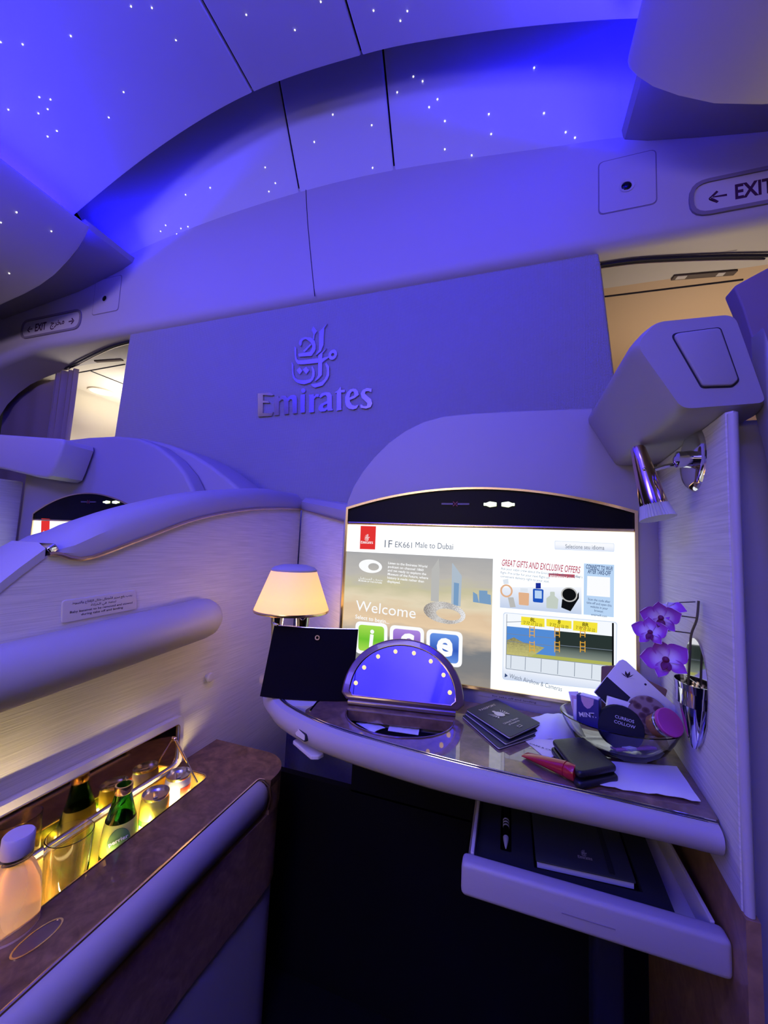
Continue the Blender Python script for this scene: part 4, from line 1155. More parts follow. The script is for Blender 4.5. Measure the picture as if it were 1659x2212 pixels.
# top: pale corner plate at left, burl inlay to the right
cut = next(i for i, p in enumerate(i24) if p.x > -.395)
corner = [tuple(p) for p in i24[:cut + 1]] + [(-.352, .70), (-.352, .845)]
link('corner_plate', prism(corner, FZ(DZ), -.02, -.0006), M['plastic'], desk)
mC = Vector((-.192, .733)); mdir = Vector((.987, .161)); mback = Vector((-.161, .987))
def mloc(a, c): p = mC + mdir * a + mback * c; return (p.x, p.y)
recess = [mloc(.100 * math.cos(a), -.012 - .082 * math.sin(a)) for a in [math.pi * k / 24 for k in range(25)]]
i25 = [p for p in inset(.0248) if p.x > -.372]
wood_o = [(-.352, .846)] + rp([(-.352, .846), (-.356, .70), tuple(i25[0]), tuple(i25[3])], [0, .012, .02, 0])[1:-1] + [tuple(p) for p in i25[3:]] + [(wx(.60) - .0015, .605), (wx(.845) - .0015, .846)]
link('burl_top', plate(wood_o, [recess], FZ(DZ), -.018, 0), M['wood'], desk, smooth=0)
link('inlay_border', tube([(a, c, DZ) for a, c in [(-.3535, .80), (-.3565, .712), (-.353, .690), (i25[0].x + .012, i25[0].y + .006)]], .0018, 6), M['black'], desk)
link('underside', prism([tuple(p) for p in inset(.028)] + [(wx(.85) - .002, .85), (-.49, .85)], FZ(.796), 0, .012), M['shell'], desk)
link('recess_floor', prism([mloc(.106 * math.cos(a), -.010 - .088 * math.sin(a)) for a in [math.pi * k / 24 for k in range(25)]], FZ(.8085), 0, .002), M['blackfab'], desk)
link('recess_rim', tube([(a, c, DZ + .0005) for a, c in recess], .0016, 6), M['bronze'], desk)
# slot and pull-out paddle at the left of the edge
sl = at(645, 1573, 'Y', .640); dsl = Vector((.85, -.5, 0)).normalized()
nsl = Vector((-.5, -.85, -.35)).normalized()
fr = frame(sl + nsl * .001, dsl, (.0, .0, 1))
link('socket_slot', prism(rp([(-.030, .004), (.028, .000), (.030, -.012), (-.022, -.014)], .004), fr, -.012, .0012), M['seam'], desk)
link('socket_face', prism(rp([(-.008, .001), (.026, -.001), (.027, -.010), (-.004, -.012)], .003), fr, 0, .002), M['cream'], desk)
tq = [at(632, 1600, 'Z', .784), at(662, 1588, 'Z', .784), at(690, 1612, 'Z', .784), at(700, 1628, 'Z', .784), at(688, 1634, 'Z', .784), at(672, 1634, 'Z', .784)]
tag(link('pull_tab', prism(rp([(p.x, p.y) for p in tq], .004), FZ(.779), 0, .006, .002), M['plastic']), 'small pale tongue sticking out under the desk left edge', 'pull tab')

# flip-up vanity mirror
tl = math.radians(27)
mo = Vector((mC.x + mback.x * .014, mC.y + mback.y * .014, DZ + .0065)); ex_ = Vector((mdir.x, mdir.y, 0)); ez_ = Vector((mback.x * math.sin(tl), mback.y * math.sin(tl), math.cos(tl)))
mf = frame(mo, ex_, ez_)
t = thing('vanity_mirror', mo, 'half-moon flip-up mirror with bronze frame and warm bulbs on the desk', 'mirror')
def halfmoon(w_, h_, z0, r, n=36):
    pts = [(w_ * math.cos(math.pi * k / n), z0 + (h_ - z0) * math.sin(math.pi * k / n) ** .92) for k in range(n + 1)]
    return [(-w_ + r, z0 - r * .9), (w_ - r, z0 - r * .9)] + pts
HM = .128
fo, fi = halfmoon(.120, HM, .014, .012), halfmoon(.1035, HM - .0145, .018, .008)
bm_ = prism(fo, mf, -.006, .0055, .004, 3, both=True)
link('frame', bm_, M['bronze'], t)
link('glass', prism(fi, mf, .005, .0062), M['mirror'], t, smooth=0)
link('inner_bead', tube([mf @ Vector((a, c, .0064)) for a, c in fi], .0013, 6, closed=True), M['rose'], t)
link('hinge_barrel', rod(mo - ex_ * .104 + Vector((0, 0, -.001)), mo + ex_ * .104 + Vector((0, 0, -.001)), .0055), M['bronze'], t)
for k in range(8):
    a = math.radians(180 - 8 - k * (164 / 7)); p = mf @ Vector((.0935 * math.cos(a), .022 + (HM - .0485) * math.sin(a), .0075))
    link('bulb', ball(p, .0040, seg=14), M['bulb'], t)
# sachets lying in the tray
for k, (px_, py_, rz, s, lab) in enumerate(((800, 1570, -.5, (.050, .030), 'crinkled white sachet lying at left inside the mirror tray'), (873, 1578, .12, (.056, .030), 'flat white sachet lying in the middle of the mirror tray'))):
    p = at(px_, py_ - 4, 'Z', .8125)
    fr = Matrix.Translation((p.x, p.y, .8108)) @ Euler((0, 0, rz)).to_matrix().to_4x4()
    rows = [[fr @ Vector(((i / 8 - .5) * s[0], (j / 6 - .5) * s[1], .0006 + .0022 * math.sin(i * 1.3 + k) ** 2 * math.sin(j * math.pi / 6))) for i in range(9)] for j in range(7)]
    tag(link('sachet', sheet(rows, .0008, (0, 0, 1)), M['white'], smooth=60), lab, 'sachet')

# table lamp
lc = Vector((-.478, .80, DZ)); 
zb_, zt2 = .993, 1.081
t = thing('table_lamp', (lc.x, lc.y, DZ - .001), 'glowing cream-shaded table lamp on two chrome posts behind the black pouch', 'lamp')
fr = up((lc.x, lc.y, 0))
link('lamp_shade', lathe([(.085, zb_), (.0525, zt2), (.0510, zt2), (.0825, zb_)], fr, 48, cap=False), M['shade'], t)
link('shade_cap', lathe([(.0525, zt2), (.0525, zt2 + .004), (.046, zt2 + .009), (.030, zt2 + .014), (.003, zt2 + .0155)], fr, 40), M['shell'], t)
link('lower_ring', lathe([(.0855, zb_ - .005), (.0865, zb_ - .002), (.0858, zb_ + .001), (.081, zb_), (.081, zb_ - .005)], fr, 48, cap=False), M['gold'], t)
link('spider_plate', lathe([(.081, zb_ - .004), (.081, zb_ - .003)], fr, 32), M['shell'], t)
for s in (-1, 1):
    link('post', lathe([(.0075, DZ + .01), (.011, .93), (.0165, zb_ - .004)], up((lc.x + s * .034, lc.y - .006, 0)), 24), M['chrome'], t)
link('base', lathe([(.062, DZ), (.062, DZ + .006), (.055, DZ + .010), (.01, DZ + .011)], fr, 36), M['chrome'], t)
point('bulb_light', (lc.x - .03, lc.y + .055, .955), .55, (1, .64, .34), .03)

# black zip pouch leaning on the lamp
pb0, pb1 = Vector((-.474, .694, DZ + .001)), Vector((-.298, .750, DZ + .001))
pe = (pb1 - pb0).normalized(); pn = Vector((-pe.y, pe.x, 0)); lean = .045; ph_ = .130
t = thing('zip_pouch', (pb0 + pb1) / 2, 'flat black zip pouch with ring rivet standing before the lamp', 'pouch')
rows_f, rings = [], []
for k in range(13):
    s = k / 12; z = ph_ * s; th = .010 * (1 - s) ** .8 + .0025
    r_ = []
    W0 = (pb1 - pb0).length
    for q in range(17):
        a = q / 16; bul = math.sin(math.pi * a) ** .6; x_ = a * W0 * (1 - .012 * s) + (.006 * s)
        r_.append(pb0 + pe * x_ + pn * (lean * s - th * (.3 + .7 * bul)) + Vector((0, 0, z - (.002 * math.sin(math.pi * a)) * s)))
    for q in range(16, -1, -1):
        a = q / 16; bul = math.sin(math.pi * a) ** .6; x_ = a * W0 * (1 - .012 * s) + (.006 * s)
        r_.append(pb0 + pe * x_ + pn * (lean * s + th * (.3 + .7 * bul) * .6) + Vector((0, 0, z - (.002 * math.sin(math.pi * a)) * s)))
    rings.append(r_)
link('body', loft(rings), M['blackfab'], t, smooth=50)
zp = [pb0 + pe * (W0 * a + .004) + pn * lean + Vector((0, 0, ph_ + .0008 - .002 * math.sin(math.pi * a))) for a in [k / 12 for k in range(13)]]
link('zip', tube(zp, .0013, 6), M['silver'], t)
link('zip_pull', box(zp[0] + Vector((.004, 0, .003)), (.014, .004, .005), (0, .3, 0), .0015), M['silver'], t)
rv = pb0 + pe * .103 + pn * (lean * .86 - .0068) + Vector((0, 0, ph_ * .86))
link('ring_rivet', lathe([(.0030, 0), (.0052, .0), (.0052, .0012), (.0030, .0012)], frame(rv, pe, (pn * .3 + Vector((0, 0, 1)))), 24, cap=False), M['bronze'], t)


# ---- flat things on the desk
def slab(name, pts, z, thick, mat, label=None, cat=None, bev=.001, par=None, r=.003, tilt=None):
    """thin slab from plan outline pts (x, y); tilt gives (dz/dx, dz/dy)"""
    me = prism(rp(pts, r, 4), FZ(z), 0, thick, bev, 2)
    if tilt:
        c = Vector(pts[0])
        for v in me.vertices: v.co.z += tilt[0] * (v.co.x - c.x) + tilt[1] * (v.co.y - c.y)
    o = link(name, me, mat, par)
    if label: tag(o, label, cat)
    return o


def quad(o, e1, l1, e2, l2):
    o = Vector(o); e1 = Vector(e1).normalized(); e2 = Vector(e2).normalized()
    return [tuple(o), tuple(o + e1 * l1), tuple(o + e1 * l1 + e2 * l2), tuple(o + e2 * l2)]


# passports: two lower booklets and the readable one on top
pe1, pe2 = Vector((.078, -.098)).normalized(), Vector((.62, .78)).normalized()
for k, (o_, zz, lab) in enumerate((((-.079, .762), DZ + .0004, 'bottom dark blue passport booklet of the small pile on the desk'), ((-.075, .768), DZ + .0042, 'middle dark blue passport booklet fanned open under the top one'), ((-.073, .774), DZ + .0082, 'top dark passport with silver crest and lettering on its cover'))):
    ang = (-.05, .02, .06)[k]
    e1 = (Matrix.Rotation(ang, 2) @ pe1); e2 = (Matrix.Rotation(ang, 2) @ pe2)
    q = quad(o_, e1, .117, e2, .090)
    t = thing('passport', (o_[0], o_[1], zz), lab, 'passport', 'passports piled on the desk')
    tilt_ = (.03, 0.0) if k == 2 else (.0, 0)
    slab('pages', [tuple(Vector(p) * .985 + Vector((q[0][0] + q[2][0], q[0][1] + q[2][1])) * .0075) for p in q], zz + .0006, .0024, M['sage'], par=t, bev=0, tilt=tilt_)
    slab('cover', q, zz, .0006, M['navy'], par=t, bev=0, r=.004, tilt=tilt_)
    slab('cover', q, zz + .0031, .0007, M['navy'], par=t, bev=0, r=.004, tilt=tilt_)
    if k == 2:
        zc = zz + .0039; sx_ = .03
        e1v = Vector((e1.x, e1.y, sx_ * e1.x)).normalized(); e2v = Vector((e2.x, e2.y, sx_ * e2.x)).normalized()
        base = Vector((o_[0], o_[1], zc + .0002))
        P = lambda a, c: base + e1v * a + e2v * c
        tx = lambda body, a, c, h, w_: text(body, frame(P(a, c), e2v, -e1v), h, 'CENTER', .012, width=w_, t=.0003)
        link('lettering', join([tx('PASSPORT', .022, .045, .0062, .048), tx('United States', .084, .045, .0050, .040), tx('of America', .0915, .045, .0050, .030)]), M['goldfoil'], t, smooth=0)
        cr = frame(P(.052, .045), e2v, -e1v)
        ms = [plate(ell(0, 0, .0085, .0105, 20), [], cr, .0002, .0005)]
        for s in (-1, 1):
            for j in range(5):
                a = .35 + j * .28; ms.append(prism([(s * .007, .002 - j * .0015), (s * (.010 + .009 * math.cos(a - .8)), .012 - j * .005), (s * (.009 + .008 * math.cos(a - .8)), .009 - j * .005)][::s], cr, .0002, .0005))
        ms.append(plate(ell(0, .0125, .0035, .0035, 12), [], cr, .0002, .0005))
        link('crest', join(ms), M['goldfoil'], t, smooth=0)
        ch = frame(P(.103, .045), e2v, -e1v)
        link('chip_mark', ring(rect(-.005, -.003, .005, .003), rect(-.004, -.002, .004, .002), ch, .0002, .0004), M['goldfoil'], t, smooth=0)

# pillow-packed sachet with print
po = [at(1146, 1540, 'Z', .845), at(1238, 1540, 'Z', .845), at(1262, 1586, 'Z', .845), at(1152, 1584, 'Z', .845)]
rows = []
for j in range(13):
    v_ = j / 12
    rows.append([(po[0] * (1 - u) + po[1] * u) * (1 - v_) + (po[3] * (1 - u) + po[2] * u) * v_ + Vector((0, 0, -.0085 + .020 * (math.sin(math.pi * u) * math.sin(math.pi * v_)) ** .6 + .0012 * math.sin(u * 19 + v_ * 8) * math.sin(math.pi * u)))
                 for u in [i / 16 for i in range(17)]])
t = thing('foil_packet', ((po[0].x + po[2].x) / 2, (po[0].y + po[2].y) / 2, DZ), 'puffy white sealed packet with round print between passports and glass bowl', 'packet')
link('body', sheet(rows, .0008, (0, 0, -1)), M['sage'], t, smooth=60)
pcn = (po[0] + po[1] + po[2] + po[3]) / 4
link('lettering', text('PURIFYING', frame((pcn.x, pcn.y + .006, DZ + .0172), (po[1] - po[0]), Vector((0, 1, 0))), .0045, 'CENTER', width=.034), M['ink'], t, smooth=0)
# card under the wallet
cp2 = [at(a, c, 'Z', DZ) for a, c in ((1128, 1596), (1196, 1594), (1230, 1624), (1180, 1640))]
t = thing('paper_card', (cp2[0].x, cp2[0].y, DZ), 'buff printed card partly under the black wallet', 'card')
slab('card', [(p.x, p.y) for p in cp2][::-1], DZ + .0002, .0006, M['cream'], par=t, bev=0, r=.001)
link('lettering', text('CARE & CREW', frame((cp2[0].x + .010, cp2[0].y - .016, DZ + .0009), (.94, -.3, 0), (.3, .94, 0)), .005), M['ink'], t, smooth=0)
# red tube
ta, tb = at(1134, 1627, 'Z', DZ + .006), at(1222, 1664, 'Z', DZ + .011)
t = thing('cosmetic_tube', (ta.x, ta.y, DZ), 'small red squeeze tube lying in front of the black wallet', 'tube')
L_ = (tb - ta).length; fr = axis(ta, tb); rings = []
for k in range(11):
    s = k / 10; a_, c_ = .0095 + .001 * s, .0015 + .0090 * s ** .8
    rings.append([ta + (tb - ta) * s + Vector((fr.col[0][0], fr.col[0][1], 0)).normalized() * a_ * math.cos(x) + Vector((0, 0, 1)) * (c_ * math.sin(x) + (c_ - .006 if s < 1 else c_ - .006) * .4) for x in [2 * math.pi * q / 20 for q in range(20)]])
link('body', loft(rings), M['red'], t)
link('cap', lathe([(.0098, L_), (.0104, L_ + .002), (.0104, L_ + .013), (.0092, L_ + .015)], Matrix.Translation((0, 0, .0012)) @ fr, 24), M['red'], t)
# wallet: folded, thick
wo = [at(a, c, 'Z', DZ + .024) for a, c in ((1192, 1594), (1262, 1588), (1334, 1652), (1250, 1668))]
t = thing('wallet', (wo[0].x, wo[0].y, DZ), 'bulging folded black leather wallet on the desk beside the red tube', 'wallet')
wq = [(p.x, p.y) for p in wo][::-1]
ctr2 = Vector((sum(p[0] for p in wq) / 4, sum(p[1] for p in wq) / 4))
link('flap', prism(rp([tuple(ctr2 + (Vector(p) - ctr2) * 1.0) for p in wq], .008), FZ(DZ + .0135), 0, .0095, .004, 4, both=True), M['leather'], t)
link('flap', prism(rp([tuple(ctr2 + (Vector(p) - ctr2) * 1.05) for p in wq], .008), FZ(DZ + .0008), 0, .010, .004, 4, both=True), M['leather'], t)
link('contents', prism(rp([tuple(ctr2 + (Vector(p) - ctr2) * .95) for p in wq], .008), FZ(DZ + .009), 0, .006), M['blackfab'], t)
# white envelope
ev = [at(a, c, 'Z', DZ + .002) for a, c in ((1258, 1692), (1320, 1644), (1462, 1655), (1514, 1733), (1400, 1722))]
rows = []
e_ = [ev[0], ev[3], ev[2], ev[1]]
for j in range(9):
    v_ = j / 8
    rows.append([(e_[0] * (1 - u) + e_[1] * u) * (1 - v_) + (e_[3] * (1 - u) + e_[2] * u) * v_ + Vector((0, 0, -.0008 + .003 * math.sin(u * 5 + 1) ** 2 * math.sin(math.pi * min(1, v_ + .2)) + .0015 * math.sin(u * 17 + v_ * 6) ** 2 * (1 - v_))) for u in [i / 14 for i in range(15)]])
tag(link('envelope', sheet(rows, .0007, (0, 0, 1)), M['whiteb'], smooth=60), 'crumpled white paper envelope at the right front of the desk', 'envelope')

# ---- clear bowl with keepsakes
bc = Vector((.172, .742, DZ)); BA, BB, BH = .086, .064, .050
def bowl_ring(f, z): return [(bc.x + BA * f * math.cos(a) + 0, bc.y + BB * f * math.sin(a), z) for a in [2 * math.pi * k / 48 for k in range(48)]]
br = [(.50, .0008), (.62, .004), (.78, .016), (.90, .032), (1.0, BH), (.975, BH + .001), (.87, .033), (.75, .0185), (.58, .0075), (.40, .0055)]
bm_ = loft([bowl_ring(f, DZ + z) for f, z in br])
tag(link('glass_bowl', bm_, M['glass'], base=(bc.x, bc.y, DZ), smooth=60), 'clear oval glass bowl of keepsakes at the right end of the desk', 'bowl')
zi = DZ + .010


def panel3(pxs, y, thick, mat, name, par=None, r=.003, lean=.25, base_z=None):
    """flat card whose corners are given as photo pixels on an upright plane at depth y, leaning back"""
    pts = [at(a, c, 'Y', y) for a, c in pxs]; fr = FY(y)
    me = prism(rp([(p.x, p.z) for p in pts], r)[::-1], fr, 0, thick, min(.0006, thick * .3), 2)
    z0 = min(p.z for p in pts)
    for v in me.vertices: v.co.y += lean * (v.co.z - z0)
    return link(name, me, mat, par)


def sheared_text(body, px_, y, h, mat, par, lean, z0, rot=0.0, width=None, bold=.012, align='CENTER'):
    p = at(*px_, 'Y', y)
    me = text(body, frame((p.x, y, p.z), (math.cos(rot), 0, math.sin(rot)), (-math.sin(rot), 0, math.cos(rot))), h, align, bold, width=width, t=.0003)
    for v in me.vertices: v.co.y += lean * (v.co.z - z0)
    return link('lettering', me, mat, par, smooth=0)


t = thing('kraft_sleeve', (.17, .80, DZ + .02), 'brown kraft sleeve standing at the back of the glass bowl', 'sleeve')
panel3([(1300, 1440), (1336, 1438), (1442, 1490), (1432, 1520), (1390, 1560), (1296, 1540)], .792, .003, M['kraft'], 'sleeve', t, lean=.04)
t = thing('souvenir_card', (.16, .775, DZ + .02), 'large white card with dark lotus mark leaning in the glass bowl', 'card')
cardpx = [(1284, 1498), (1316, 1462), (1342, 1432), (1350, 1429), (1358, 1433), (1462, 1528), (1464, 1538), (1420, 1580), (1380, 1592)]
z0c = min(at(a, c, 'Y', .772).z for a, c in cardpx)
panel3(cardpx, .772, .0015, M['white'], 'card', t, lean=.12, r=.002)
def oncard(pxs, name, mat, k=1):
    pts = [at(a, c, 'Y', .772) for a, c in pxs]
    me = prism([(p.x, p.z) for p in pts][::-1], FY(.772), .0015, .0015 + .0003 * k)
    for v in me.vertices: v.co.y += .12 * (v.co.z - z0c)
    return link(name, me, mat, t, smooth=0)
oncard([(1286, 1498), (1314, 1465), (1364, 1509), (1336, 1545)], 'dark_panel', M['navy'])
lot = []
p0 = at(1359, 1468, 'Y', .772)
for a in (-1.25, -.6, 0, .6, 1.25):
    a2 = a + .35; lot.append(prism([(p0.x + u * math.cos(a2) * 1 + w2 * math.sin(a2) * 0 + .0115 * math.sin(a2) * s_ - u * 0, p0.z + .0115 * math.cos(a2) * s_ + w2) for u, w2, s_ in ((0, 0, 0), (-.0024, 0, .5), (0, 0, 1), (.0024, 0, .5))], FY(.772), .0015, .0019))
me = join(lot)
for v in me.vertices: v.co.y += .12 * (v.co.z - z0c)
link('lotus_mark', me, M['ink'], t, smooth=0)
me = prism(ell(at(1398, 1482, 'Y', .772).x, at(1398, 1482, 'Y', .772).z, .0018, .0018, 12), FY(.772), .0015, .0018)
for v in me.vertices: v.co.y += .12 * (v.co.z - z0c)
link('dot_mark', me, M['ink'], t, smooth=0)
t = thing('mint_box', (.125, .748, DZ + .012), 'open blue and pink mint box at the left end of the glass bowl', 'box')
bxp = at(1272, 1524, 'Y', .748)
Rz = Euler((0, 0, -.45)).to_matrix()
def bl(v): return bxp + Rz @ Vector(v)
me = box((0, 0, -.008), (.034, .016, .046), None, .0006); me.transform(Matrix.Translation(bxp) @ Rz.to_4x4()); link('carton', me, M['violetbox'], t)
me = prism([(-.010, .0148), (.010, .0148), (.009, .006), (.004, -.001), (0, -.003), (-.005, .0), (-.009, .007)], frame(bl((0, -.008, 0)), Rz @ Vector((1, 0, 0)), (0, 0, 1)), .0001, .0006); link('front_window', me, M['peach'], t, smooth=0)
me = box((.002, 0, .0152), (.028, .012, .003), None, .0006); me.transform(Matrix.Translation(bxp) @ Rz.to_4x4()); link('inner_tray', me, M['whiteb'], t)
link('lettering', text('MINT.', frame(bl((.001, -.0082, -.016)), Rz @ Vector((1, 0, .25)), (0, 0, 1)), .0075, 'CENTER', .02, t=.0006), M['whiteb'], t, smooth=0)
t = thing('gum_wrappers', (.10, .775, DZ + .03), 'fanned small wrappers at the far left rim of the glass bowl', 'wrapper')
for k in range(3):
    p = at(1244 + 3 * k, 1500 + 9 * k, 'Y', .770 - .004 * k)
    link('wrapper', box(p + Vector((0, .0, -.014)), (.016, .0014, .036), (-.12, -.25 + .12 * k, -.3), .0004), M['peach'] if k % 2 else M['whiteb'], t)
t = thing('white_carton', (.165, .75, DZ + .02), 'small plain white carton in the middle of the glass bowl', 'box')
p = at(1350, 1530, 'Y', .752)
link('carton', box(p + Vector((0, .006, -.006)), (.052, .011, .030), (-.15, .16, -.02), .0008), M['whiteb'], t)
t = thing('round_tin', (.16, .735, DZ + .01), 'dark round tin with pale lettering standing in the glass bowl', 'tin')
p = at(1342, 1572, 'Y', .732); fr = frame(p, (1, 0, -.15), (0, .3, 1))
link('body', lathe([(.033, -.012), (.033, -.001), (.0318, .001), (.003, .0012)], fr, 40), M['tray'], t)
link('lettering', join([text(l, frame(p + Vector((.004, 0, dz)), (1, 0, -.15), (0, .3, 1)), .0046, 'CENTER', .01, width=w_, t=.0018) for l, dz, w_ in (('CURRIOS', .012, .027), ('COLLOW', .004, .030))]), M['sage'], t, smooth=0)
t = thing('printed_disc', (.215, .745, DZ + .02), 'round brown patterned disc leaning right of the white carton', 'disc')
p = at(1400, 1545, 'Y', .752); fr = frame(p, (1, 0, -.1), (0, .35, 1))
disc = material('patterned_disc', (.1, .05, .05), .5); nt, b, L = nodes(disc)
tc = nt.nodes.new('ShaderNodeTexCoord'); vo = nt.nodes.new('ShaderNodeTexVoronoi'); vo.inputs['Scale'].default_value = 5
L(tc.outputs['Generated'], vo.inputs['Vector']); r = ramp(nt, [(.2, (.06, .02, .03)), (.45, (.13, .065, .055)), (.62, (.30, .22, .20))]); L(vo.outputs['Distance'], r.inputs[0]); L(r.outputs[0], b.inputs['Base Color'])
link('body', lathe([(.029, -.006), (.029, 0), (.028, .0012), (.003, .0014)], fr, 36), disc, t)
t = thing('cosmetic_jar', (.22, .73, DZ + .015), 'small amber jar with silver ring and pink lid at bowl right', 'jar')
pa, pl3 = at(1421, 1567, 'Y', .730), at(1447, 1560, 'Y', .710)
fr = axis(pa, pl3); L_ = (pl3 - pa).length
link('pot', lathe([(.010, -.008), (.0165, -.004), (.0168, .010), (.015, .013)], fr, 32), M['amber'], t)
link('silver_ring', lathe([(.0170, .012), (.0185, .013), (.0185, .0155), (.0178, .016), (.0188, .017), (.0188, .0205), (.017, .021)], fr, 36), M['silver'], t)
link('lid', lathe([(.0185, .0205), (.0200, .022), (.0200, .027), (.0188, .0282), (.003, .0284)], fr, 36), M['pinklid'], t)
t = thing('pink_sachet', (.19, .725, DZ + .008), 'pink and white striped sachet lying low in the glass bowl', 'sachet')
me = box((.190, .728, DZ + .0135), (.060, .026, .004), (-.35, -.15, .2), .001); link('body', me, M['pinkpaper'], t)
link('white_stripe', box((.180, .7222, DZ + .0150), (.012, .030, .0045), (-.35, -.15, .5), .001), M['whiteb'], t)

# ================================================================== DRAWER UNDER THE DESK
t = thing('desk_drawer', (.1, .70, .68), 'open pale drawer with black foam insert below the desk edge', 'drawer')
link('front', prism(rp([(-.056, .6785), (.2475, .6785), (.2475, .721), (-.056, .721)], .008), FY(.578), -.024, 0, .008, 4, both=True), M['deskp'], t)
link('side', box((-.0435, .728, .703), (.005, .252, .036), None, .001), M['plastic'], t)
link('side', box((.2375, .728, .703), (.005, .252, .036), None, .001), M['plastic'], t)
link('base', box((.097, .728, .688), (.278, .252, .004)), M['plastic'], t)
link('runner', rod((-.0505, .604, .704), (-.0505, .84, .704), .0025, n=10), M['chrome'], t)
link('runner', rod((.2447, .612, .704), (.2447, .84, .704), .0025, n=10), M['chrome'], t)
link('front_notice', box((.10, .5777, .697), (.060, .0006, .0012)), M['grout'], t, smooth=0)
foam = [(-.0385, .604), (.203, .604), (.215, .84), (-.0385, .84)]
pen_slot = rect(-.006, .638, .010, .80, .003); nb_slot = [(.040, .622), (.1745, .632), (.1790, .80), (.040, .80)]
tf = thing('foam_insert', (.08, .72, .690), 'black foam insert with cut-outs filling the open drawer', 'insert')
link('top', plate(foam, [pen_slot, nb_slot], FZ(.710), -.010, 0), M['tray'], tf, smooth=0)
link('bottom', prism(foam, FZ(.6905), 0, .0085), M['blackfab'], tf)
t = thing('pen', (.002, .70, .7), 'black pen with silver tip in the foam insert slot', 'pen')
fr = axis((.002, .80, .7085), (.002, .642, .7085))
link('barrel', lathe([(.004, 0), (.0046, .004), (.0046, .118), (.0042, .132)], fr, 20), M['black'], t)
link('tip', lathe([(.0042, .132), (.0038, .138), (.0018, .150), (.0006, .155)], fr, 20), M['pensilver'], t)
for k in range(3):
    link('grip_ring', lathe([(.0046, .092 + .007 * k), (.0050, .093 + .007 * k), (.0050, .095 + .007 * k), (.0046, .096 + .007 * k)], fr, 20, cap=False), M['pensilver'], t)
t = thing('notebook', (.11, .70, .7), 'black notebook with elastic strap and small gold emblem in the drawer', 'notebook')
nb = [(.044, .636), (.1690, .646), (.1740, .796), (.044, .796)]
link('pages', prism([(a + (.001 if a < .1 else -.001), c + .001) for a, c in nb], FZ(.7005), 0, .009), M['sage'], t)
link('cover', prism(rp([(.043, .635), (.1705, .645), (.1752, .797), (.043, .797)], .003), FZ(.7092), 0, .002, .001, 2), M['nbcover'], t)
link('elastic_strap', box((.1435, .722, .7115), (.007, .150, .0015), (0, 0, -.02)), M['tray'], t)
link('pocket_seam', box((.108, .758, .7114), (.120, .0008, .0006), (0, 0, .04)), M['blackfab'], t)
ec = at(1262, 1846, 'Z', .7115)
link('emblem', traced(EMB + LET, lambda p: (ec.x + (p[0] - 842) * .0000150, ec.y - (p[1] - 640) * .000019), FZ(.7113), 0, .0004), M['goldfoil'], t, smooth=0)

# footwell and pedestal below the desk
struct(link('wall_footwell_shade', join([box((-.235, 1.02, .25), (1.03, .02, .50)), box((-.06, 1.02, .63), (.66, .02, .27)), box((-.06, .955, .7815), (.62, .15, .003))]), M['dark']))  # near-black boxes stand in for the deep shade under the desk
struct(link('wall_pedestal', prism([(wx(.545), .545), (wx(.545) + .013, .545), (wx(1.0) + .013, 1.0), (wx(1.0), 1.0)], FZ(0), 0, .772), M['woodside']))
tag(link('footrest_post', box((.165, .80, .30), (.045, .05, .60), None, .008), M['navy']), 'dark upright post in the black footwell below the drawer', 'post')

# ================================================================== MINIBAR CONSOLE
CZ = .60
def arcpts(cx, cy, r, a0, a1, n=10): return [(cx + r * math.cos(a0 + (a1 - a0) * k / n), cy + r * math.sin(a0 + (a1 - a0) * k / n)) for k in range(n + 1)]
notch = [(-.755, .03), (-.541, .03), (-.541, .803), (-.530, .812), (-.513, .815)] + arcpts(-.593, .835, .080, 0, math.pi / 2) + [(-.755, .915)]
full = [(-.755, .03), (-.526, .03), (-.526, .60), (-.516, .80)] + arcpts(-.593, .835, .077, 0, math.pi / 2) + [(-.755, .912)]
low = [(-.755, .03), (-.530, .03), (-.530, .60), (-.522, .80)] + arcpts(-.602, .835, .080, 0, math.pi / 2) + [(-.755, .915)]
op = rp([(-.744, .12), (-.634, .12), (-.652, .775), (-.744, .775)], .02, 5)
con = thing('minibar_console', (-.64, .47, 0), 'burl-topped minibar console with gold rim at lower left', 'console')
link('burl_top', plate(notch, [op], FZ(CZ), -.016, 0), M['woodcon'], con, smooth=0)
ophi = [(a, c) for a, c in op]
link('upper_body', plate(notch, [op], FZ(CZ), -.075, -.0165), M['woodside'], con, smooth=0)
link('side_band', plate(full, [op], FZ(.5245), -.168, 0), M['woodside'], con, smooth=35)
link('lower_body', prism(low, FZ(.0), .0, .356), M['plastic'], con)
link('well_floor', prism(op, FZ(.5075), -.01, 0), M['goldplate'], con, smooth=0)
lin_ = [[(a, c, z) for a, c in rp([(-.7435, .1205), (-.6345, .1205), (-.6525, .7745), (-.7435, .7745)], .0195, 5)] for z in (.508, .597)]
link('well_liner', loft(lin_, True, False), material('gold_liner', (.80, .56, .16), .25, .85), con)
link('gold_rim', tube([(-.541, .03, CZ + .0005), (-.541, .45, CZ + .0005), (-.541, .80, CZ + .0005), (-.538, .806, CZ + .0005), (-.530, .812, CZ - .002), (-.5165, .8145, CZ - .012), (-.512, .815, CZ - .035), (-.515, .814, CZ - .062)], .0032, 8), M['gold'], con)
link('opening_bead', tube([(a, c, CZ + .0004) for a, c in op], .0016, 6, closed=True), M['gold'], con)
fq = ell(-.598, .402, .0145, .030, 28, -.05)
link('finger_recess', ring(fq, ell(-.598, .402, .0125, .0275, 28, -.05), FZ(CZ), -.002, .0012), M['gold'], con)
link('recess_dish', prism(ell(-.598, .402, .0124, .0274, 28, -.05), FZ(CZ), 0, .0004), M['bronze'], con)
